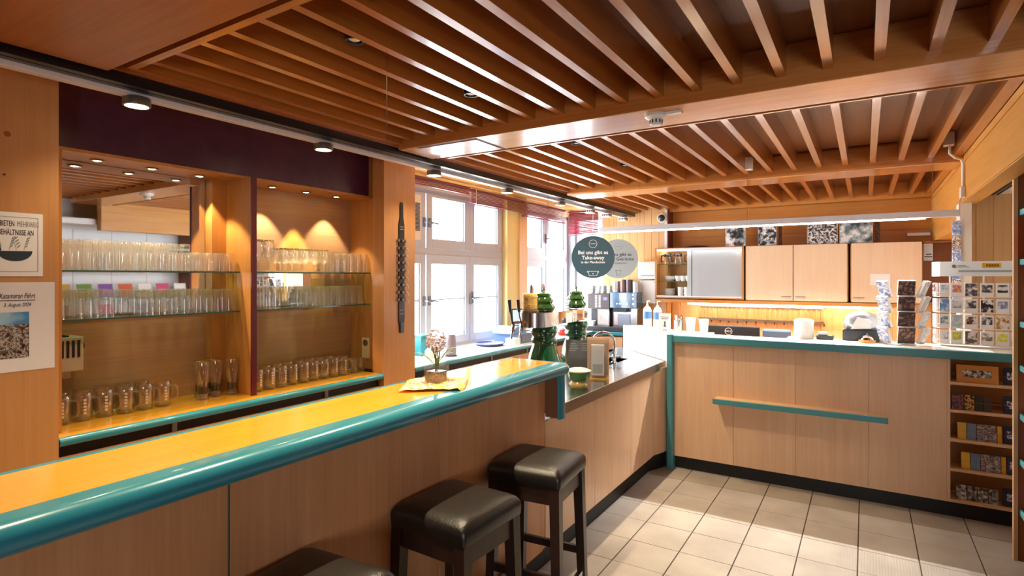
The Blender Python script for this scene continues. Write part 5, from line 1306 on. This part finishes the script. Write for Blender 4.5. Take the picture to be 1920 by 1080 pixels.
for k, (x0, x1, y0, y1, lb) in enumerate(((-0.86, -0.56, 4.80, 4.98, 'white sheet lying at the counter edge in front of the office chair'), (-0.55, -0.28, 4.80, 4.96, 'white sheet lying in front of the canister'), (-0.20, 0.02, 4.98, 5.14, 'printed sheet lying left of the counter bell'), (0.42, 0.72, 4.81, 4.98, 'loose sheet lying under the postcard rack'))):
    o = put('paper_sheet', bx(x0, x1, y0, y1, ZD, ZD + 0.0012), M_PAPER, None, loc=((x0 + x1) / 2, (y0 + y1) / 2, ZD)); tag(o, lb, 'paper')
hb = thing('silver_bundle', 'shiny silver-wrapped rounded bundle resting on the black box', 'bundle', (-0.02, 5.155, ZD + 0.092))
rgs = []
for z, s in ((0.0, 0.85), (0.03, 1.0), (0.07, 0.98), (0.105, 0.8), (0.13, 0.5), (0.14, 0.15)):
    rgs.append([(0.12 * s * math.cos(2 * PI * k / 18) * rr_.uniform(.93, 1.05), 0.062 * s * math.sin(2 * PI * k / 18) * rr_.uniform(.93, 1.05), z) for k in range(18)])
put('foil', G().loft(rgs, True), plain('silver foil', '#b7bcc4', 0.28, metal=0.7), hb, world=False)
put('white_label', G().prism([(-0.075, 0.0), (0.06, 0.01), (0.05, 0.075), (-0.03, 0.095)], -0.072, -0.062, 'y'), M_PAPER, hb, world=False)
bb = thing('black_box', 'flat black box under the silver bundle behind the counter bell', 'box', (-0.02, 5.155, ZD))
put('case', bx(-0.13, 0.14, -0.065, 0.065, 0.0, 0.088), M_DGREY, bb, 0.006, world=False)
put('rubber_feet', G().box(-0.12, -0.10, -0.08, -0.06, 0.0, 0.002), M_BLK, bb, world=False) if False else None
put('top_plate', bx(-0.12, 0.13, -0.06, 0.06, 0.088, 0.0915), M_BLK, bb, world=False)
cbell = thing('counter_bell', 'chrome counter bell on a round wooden base', 'bell', (0.012, 5.03, ZD))
put('wooden_base', G().lathe([(0.0, 0.0), (0.052, 0.0), (0.055, 0.006), (0.054, 0.02), (0.0, 0.02)], 22, cap0=False, cap1=False), W_WALLX, cbell, world=False)
put('dome', G().lathe([(0.045, 0.022), (0.043, 0.034), (0.03, 0.05), (0.012, 0.056), (0.0, 0.057)], 22, cap0=False, cap1=False), M_CHROME, cbell, world=False)
put('plunger', G().lathe([(0.004, 0.055), (0.004, 0.064), (0.008, 0.066), (0.0, 0.07)], 10, cap1=False), M_CHROME, cbell, world=False)
# brochure tree ------------------------------------------------------------------------
bt = thing('brochure_stand', 'three-sided tiered leaflet stand on the reception counter', 'stand', (0.22, 5.05, ZD))
put('pole', G().tube([(0, 0, 0.0), (0, 0, 0.44)], 0.012, 8), M_PLAST, bt, world=False)
put('base', G().lathe([(0.0, 0.0), (0.10, 0.0), (0.10, 0.006), (0.0, 0.01)], 24, cap0=False, cap1=False), M_PLAST, bt, world=False)
COLS = [(-0.085, R(-35), 0.078, ['#e8e9ef', '#4a62a8', '#c9cede', '#f2f2f2', '#7a88b8'], 'blue and white'), (0.03, R(8), 0.105, ['#3a3a5e', '#8a6a58', '#5a3d34', '#2b2a3c', '#a5806a'], 'dark purple and brown'), (0.115, R(55), 0.06, ['#eceae8', '#dcdad8', '#c8c4c2', '#f4f2f0'], 'plain white')]
TIER = ['bottom', 'second lowest', 'second highest', 'top']
for ci, (cx, ang, wd_, cl_, nm) in enumerate(COLS):
    mm = pattern('leaflet print %d' % ci, cl_, 26, 0.35, 3, soft=True)
    for q in range(4):
        z = 0.015 + q * 0.112
        t = thing('leaflet_stack', 'stack of %s leaflets in the %s tier of the three-sided stand' % (nm, TIER[q]), 'leaflets', (0.22 + cx, 5.05 - 0.06 + abs(cx) * 0.25, ZD + z), ang, group='leaflets in the three-sided stand')
        g = bx(-wd_ / 2, wd_ / 2, -0.012, 0.012, 0.0, 0.125); M = Matrix.Rotation(R(24 if ci != 1 else 17), 4, 'X')
        g.v = [tuple(M @ Vector(v)) for v in g.v]
        put('paper_block', g, M_PAPER, t, world=False)
        g = bx(-wd_ / 2 + 0.001, wd_ / 2 - 0.001, -0.0132, -0.012, 0.001, 0.124); g.v = [tuple(M @ Vector(v)) for v in g.v]
        put('cover', g, mm, t, world=False)
    for q in range(4):
        g = bx(-wd_ / 2 - 0.004, wd_ / 2 + 0.004, -0.02, 0.016, 0.0, 0.006).box(-wd_ / 2 - 0.004, wd_ / 2 + 0.004, -0.021, -0.019, 0.0, 0.03)
        M = Matrix.Translation((cx, -0.06 + abs(cx) * 0.25, 0.008 + q * 0.112)) @ Matrix.Rotation(ang, 4, 'Z')
        g.v = [tuple(M @ Vector(v)) for v in g.v]
        put('pocket', g, M_ACRYL, bt, world=False)
# postcard rack ---------------------------------------------------------------------------
pr = thing('postcard_rack', 'white wire postcard rack with header board at the end of the reception counter', 'rack', (0.66, 5.12, ZD))
put('header_board', bx(-0.205, 0.26, -0.06, -0.045, 0.50, 0.605), plain('header board white', '#e3e8ea', 0.3), pr, world=False)
put('header_side', G().prism([(-0.205, -0.06), (-0.205, -0.045), (-0.235, 0.03), (-0.245, 0.025)], 0.50, 0.605, 'z'), M_WHITE, pr, world=False)
put('grey_stripe', bx(-0.10, 0.26, -0.0615, -0.06, 0.53, 0.543), plain('stripe grey', '#93a0a2', 0.4), pr, world=False)
put('yellow_badge', bx(0.03, 0.13, -0.062, -0.06, 0.56, 0.592), plain('yellow badge', '#d9a628', 0.4), pr, world=False)
g = G()
for k in range(5): g.box(0.052 + k * 0.014, 0.062 + k * 0.014, -0.0628, -0.062, 0.568, 0.584)
put('badge_lettering', g, plain('brown lettering', '#7a4a18', 0.5), pr, world=False)
put('crest', G().prism(ring_poly(-0.125, 0.572, 0.012, 12), -0.0618, -0.06, 'y').box(-0.105, -0.06, -0.0618, -0.06, 0.574, 0.578).box(-0.105, -0.04, -0.0618, -0.06, 0.564, 0.567), plain('crest grey', '#6d757c', 0.5), pr, world=False)
put('red_corner', bx(0.235, 0.26, -0.062, -0.06, 0.555, 0.60), plain('red corner', '#c04a5a', 0.4), pr, world=False)
for x in (-0.14, 0.05, 0.21):
    put('upright', G().tube([(x, 0.02, 0.0), (x, 0.02, 0.50)], 0.006, 6), M_PLAST, pr, world=False)
put('base', bx(-0.20, 0.27, -0.05, 0.10, 0.0, 0.008), M_PLAST, pr, world=False)
for q in range(4):
    z = 0.018 + q * 0.112
    put('wire_shelf', G().tube([(-0.235, 0.03, z), (-0.205, -0.045, z), (0.27, -0.045, z)], 0.003, 5).tube([(-0.235, 0.04, z + 0.03), (-0.21, -0.052, z + 0.03), (0.27, -0.052, z + 0.03)], 0.002, 5), M_PLAST, pr, world=False)
PC = [[('#c9a8b0', '#8f6a78', 'dusty pink'), ('#e6e8ee', '#5d6f86', 'grey-blue'), ('#7a9a3c', '#d9c23c', 'yellow-green'), ('#8a8478', '#4a443e', 'brown hillside'), ('#9a948c', '#6b645c', 'grey landscape'), ('#e3e03a', '#c9c41e', 'bright yellow'), ('#cfcfd2', '#aaa', 'pale')],
      [('#d8c9cc', '#a89098', 'pale rose'), ('#8fb0b4', '#4f7a84', 'sea green'), ('#dfe8ea', '#a8c4cc', 'pale aqua'), ('#7a5248', '#3d2a28', 'dark red group'), ('#6a6c78', '#2f3038', 'dark grey montage'), ('#c89a5a', '#8a5a2c', 'ochre'), ('#4a566e', '#1f2638', 'navy')],
      [('#3a332c', '#d9c9a0', 'black and cream'), ('#8fb4dc', '#4f7fb8', 'sky blue'), ('#bcd2ea', '#7f9fc4', 'light blue'), ('#6f7076', '#3a3a40', 'grey montage'), ('#2f3540', '#0f1218', 'black'), ('#a9b4cc', '#6f7f9f', 'lavender'), ('#d9e04a', '#b8c020', 'lime')],
      [('#8f4a5a', '#3a2a38', 'maroon'), ('#b8cce0', '#7f9cc0', 'ice blue'), ('#c0388a', '#e0b83a', 'magenta and yellow'), ('#6f6c74', '#3f3c44', 'grey street'), ('#5a5a64', '#34343e', 'slate'), ('#4f5a54', '#20261f', 'dark green'), ('#a9b8d0', '#8898b4', 'pale blue')]]
CX = [(-0.226, 0.0, R(-70), 0.05), (-0.178, -0.045, 0, 0.058), (-0.108, -0.05, 0, 0.066), (-0.028, -0.05, 0, 0.070), (0.058, -0.05, 0, 0.072), (0.140, -0.05, 0, 0.070), (0.215, -0.05, 0, 0.066)]
ORD = ['turned side column', 'first', 'second', 'third', 'fourth', 'fifth', 'last']
for q in range(4):
    for i, (cx, cy, an, wd_) in enumerate(CX):
        a, b, nm = PC[q][i]
        b = b if len(b) == 7 else '#aaaaaa'
        t = thing('postcard', '%s postcard, %s in the %s row of the wire rack' % (nm, ORD[i], TIER[q]), 'postcard', (0.66 + cx, 5.12 + cy, ZD + 0.021 + q * 0.112), an, group='postcards in the wire rack')
        put('card_stack', bx(-wd_ / 2, wd_ / 2, -0.006, 0.008, 0.0, 0.096), M_PAPER, t, world=False)
        mm = pattern('postcard %d %d' % (q, i), [a, b, a, '#e9e6e0'], 40, 0.35, 3, soft=True)
        full = (i + q) % 3 == 0
        put('picture', bx(-wd_ / 2 + (0.002 if full else 0.008), wd_ / 2 - (0.002 if full else 0.008), -0.0072, -0.006, 0.004 if full else 0.030, 0.092 if full else 0.082), mm, t, world=False)
# hanging leaflet strip on the post, conduit, boxes
ls_ = thing('leaflet_strip', 'hanging strip of colourful leaflets on the cream corner post', 'leaflets', (0.565, 5.215, 1.40))
for k in range(6):
    put('leaflet', bx(0.540, 0.592, 5.205 - 0.004 * (k % 2), 5.218, 1.395 + k * 0.108, 1.50 + k * 0.108), pattern('strip leaflet %d' % (k % 3), [['#d8dce8', '#8c9cc4', '#f0eef0'], ['#c9a890', '#8f6a50', '#e8dccc', '#5f6f9c'], ['#e4e6ee', '#a8b4d4', '#6f86b8']][k % 3], 40, 0.4, 2), ls_)
cdn = thing('cable_conduit', 'white cable conduit with junction boxes on the header wall by the luminaire', 'conduit', (0.585, 5.03, 2.18))
put('pipe', G().tube([(0.582, 5.03, 2.25), (0.582, 5.03, 2.42), (0.57, 5.0, 2.45), (0.53, 4.96, 2.46), (0.50, 4.95, 2.49), (0.50, 4.95, 2.55)], 0.009, 8), M_PLAST, cdn)
put('junction_box', bx(0.565, 0.594, 4.99, 5.07, 2.185, 2.26), M_PLAST, cdn, 0.004)
put('ceiling_box', bx(0.465, 0.525, 4.92, 4.99, 2.545, 2.635), M_PLAST, cdn, 0.004)
put('drop_cable', G().tube([(0.57, 5.0, 2.185), (0.555, 4.96, 2.15), (0.552, 4.93, 2.095)], 0.004, 6), M_PLAST, cdn)
for x in (-1.97, -1.72):
    put('wire', G().tube([(x, 4.92, 2.092), (x, 4.92, 2.62)], 0.0012, 5), M_STEEL, lu)
sd = thing('smoke_detector', 'white smoke detector on the first ceiling beam', 'smoke detector', (-0.895, 2.80, ZB))
put('base', G().lathe([(0.0, 0.0), (0.055, 0.0), (0.055, -0.014), (0.042, -0.024), (0.0, -0.024)], 24, cap0=False, cap1=False), M_PLAST, sd, world=False)
put('sensor', G().lathe([(0.03, -0.024), (0.03, -0.05), (0.026, -0.056), (0.0, -0.057)], 20, cap0=False, cap1=False), M_PLAST, sd, world=False)
g = G()
for k in range(10):
    a = 2 * PI * k / 10; g.tube([(0.0305 * math.cos(a), 0.0305 * math.sin(a), -0.046), (0.0305 * math.cos(a), 0.0305 * math.sin(a), -0.029)], 0.004, 4)
put('vents', g, M_DGREY, sd, world=False)
put('cable_tray', bx(0.045, 0.13, -0.02, 0.015, -0.012, 0.0), M_PLAST, sd, world=False)

# ================================================================== CUBBY CONTENTS
def book(x0, x1, z, h, lean, m, label, y=4.83, cat='book', pic=None, th=0.02):
    t = thing('leaflet_book', label, cat, ((x0 + x1) / 2, y, z), group='books in the counter cubby')
    w_ = (x1 - x0) / 2 - 0.001
    M = Matrix.Rotation(R(-lean), 4, 'X')
    g = bx(-w_, w_, 0.0, th, 0.0, h); g.v = [tuple(M @ Vector(v)) for v in g.v]
    put('cover', g, m, t, world=False)
    if pic is not None:
        g = bx(-w_ * 0.7, w_ * 0.7, -0.001, 0.0, h * 0.3, h * 0.72); g.v = [tuple(M @ Vector(v)) for v in g.v]
        put('cover_print', g, pic, t, world=False)
    return t
SHZ = (0.922, 0.735, 0.538, 0.339, 0.129)
OR = plain('orange card', '#d9984a', 0.5); NV = plain('navy cover', '#1e2544', 0.4); YL = plain('yellow cover', '#e0b83a', 0.4)
BWp = pattern('photo strip print', ['#2a2a2c', '#8a8a88', '#e0ddd6'], 45, 0.5)
book(0.525, 0.745, SHZ[0], 0.115, 10, OR, 'wide orange folder with photo strip on the top cubby shelf', pic=BWp)
for k, z in enumerate(SHZ):
    book(0.785 if k == 3 else 0.768, 0.88, z, 0.115, 9, NV, 'navy book at the right of the %s cubby shelf' % ['top', 'second', 'third', 'fourth', 'bottom'][k], pic=pattern('navy print', ['#3a4470', '#c9ccd8', '#20284a'], 60, 0.4))
for k, (a, b, m, nm) in enumerate(((0.50, 0.565, pattern('dark rose print', ['#3a2220', '#8a4a50', '#241616'], 50, 0.4), 'dark rose'), (0.567, 0.62, pattern('black gold print', ['#1c1612', '#c9a85a', '#2a2018'], 60, 0.4), 'black and gold'), (0.622, 0.665, plain('dark green cover', '#2f3428', 0.5), 'dark green'), (0.667, 0.71, plain('brown cover', '#4a3426', 0.5), 'brown'))):
    book(a, b, SHZ[1], 0.10, 9, m, '%s book in the row on the second cubby shelf' % nm)
for s, off in ((2, 0.0), (3, 0.02)):
    sn = ['', '', 'third', 'fourth'][s]
    for k, (a, b, m, nm) in enumerate(((0.53, 0.578, YL, 'yellow'), (0.58, 0.63, plain('steel blue cover', '#6f86a8', 0.45), 'steel blue'), (0.632, 0.735, pattern('grey brown print', ['#8a8890', '#6a5a58', '#b0a8a0', '#4f5a78'], 38, 0.4), 'grey patterned'), (0.737, 0.762, plain('gold cover', '#d0a030', 0.4), 'narrow gold'))):
        book(a + off, b + off, SHZ[s], 0.108, 9, m, '%s book on the %s cubby shelf' % (nm, sn))
for k in range(4):
    book(0.525 + k * 0.056, 0.578 + k * 0.056, SHZ[4], 0.095, 12, pattern('grey photo %d' % (k % 2), ['#2e2c2c', '#7a7672', '#b8b4ae'] if k % 2 else ['#3a3836', '#8e8a84', '#d0ccc4'], 50, 0.4), ['leftmost grey photo book on the bottom cubby shelf', 'second grey photo book on the bottom cubby shelf', 'third grey photo book on the bottom cubby shelf', 'rightmost grey photo book on the bottom cubby shelf'][k])

# ================================================================== DISPLAY RACK at the right edge
rk = thing('display_rack', 'tall brown display rack with teal-edged shelves at the right edge', 'rack', (0.9, 3.3, 0))
put('end_panel', bx(0.715, 1.10, 4.125, 4.150, 0.06, 2.20), W_BRN, rk)
put('panel_edge', bx(0.697, 0.715, 4.118, 4.152, 0.06, 2.20), W_EDGE, rk)
put('plinth', bx(0.75, 1.10, 2.5, 4.15, 0.0, 0.06), M_BLACK, rk)
put('end_panel', bx(0.70, 1.10, 2.48, 2.505, 0.06, 2.20), W_BRN, rk)
for k in range(4): put('back_panel', bx(1.095, 1.112, 2.505 + k * 0.405, 2.905 + k * 0.405, 0.06, 2.20), M_WHITE, rk)
for z in (1.989, 1.715, 1.373, 1.131, 0.865, 0.614, 0.337):
    put('shelf', bx(0.735, 1.095, 2.51, 4.12, z - 0.012, z + 0.006), W_EDGE, rk)
    put('shelf_edge', bx(0.722, 0.735, 2.51, 4.12, z - 0.02, z + 0.012), plain('pale teal edge', '#5fb0b4', 0.3), rk, 0.004)
RC = ['#c9487a', '#e6e4e2', '#4f7fb8', '#d9a23c', '#7a9a4a', '#8a5aa8', '#d86a4a', '#f0eee8']
for si, z in enumerate((1.715, 1.373, 1.131, 0.865, 0.614, 0.337)):
    for k in range(7):
        c = RC[(si * 3 + k) % 8]
        y0 = 2.62 + k * 0.215
        o = put('magazine', G().prism([(0.76, z + 0.007), (0.768, z + 0.007), (0.812, z + 0.17), (0.804, z + 0.172)], y0, y0 + 0.15, 'y'), plain('magazine ' + c, c, 0.35), None, loc=(0.78, y0 + 0.075, z + 0.007))
        tag(o, 'colour magazine, %s from the far end, %s rack shelf from the top' % (ORDN[6 - k], ORDN[si]), 'magazine', 'magazines in the display rack')

for x, y, z0, lb in ((-1.556, 1.58, 2.14, 'thin wire hanging from the ceiling slats above the near bar'), (-1.72, 3.18, 2.05, 'thin wire hanging down behind the first ceiling beam')):
    o = put('hanging_wire', G().tube([(x, y, z0), (x, y, 2.63)], 0.0012, 5), M_STEEL, None, loc=(x, y, z0)); tag(o, lb, 'wire')
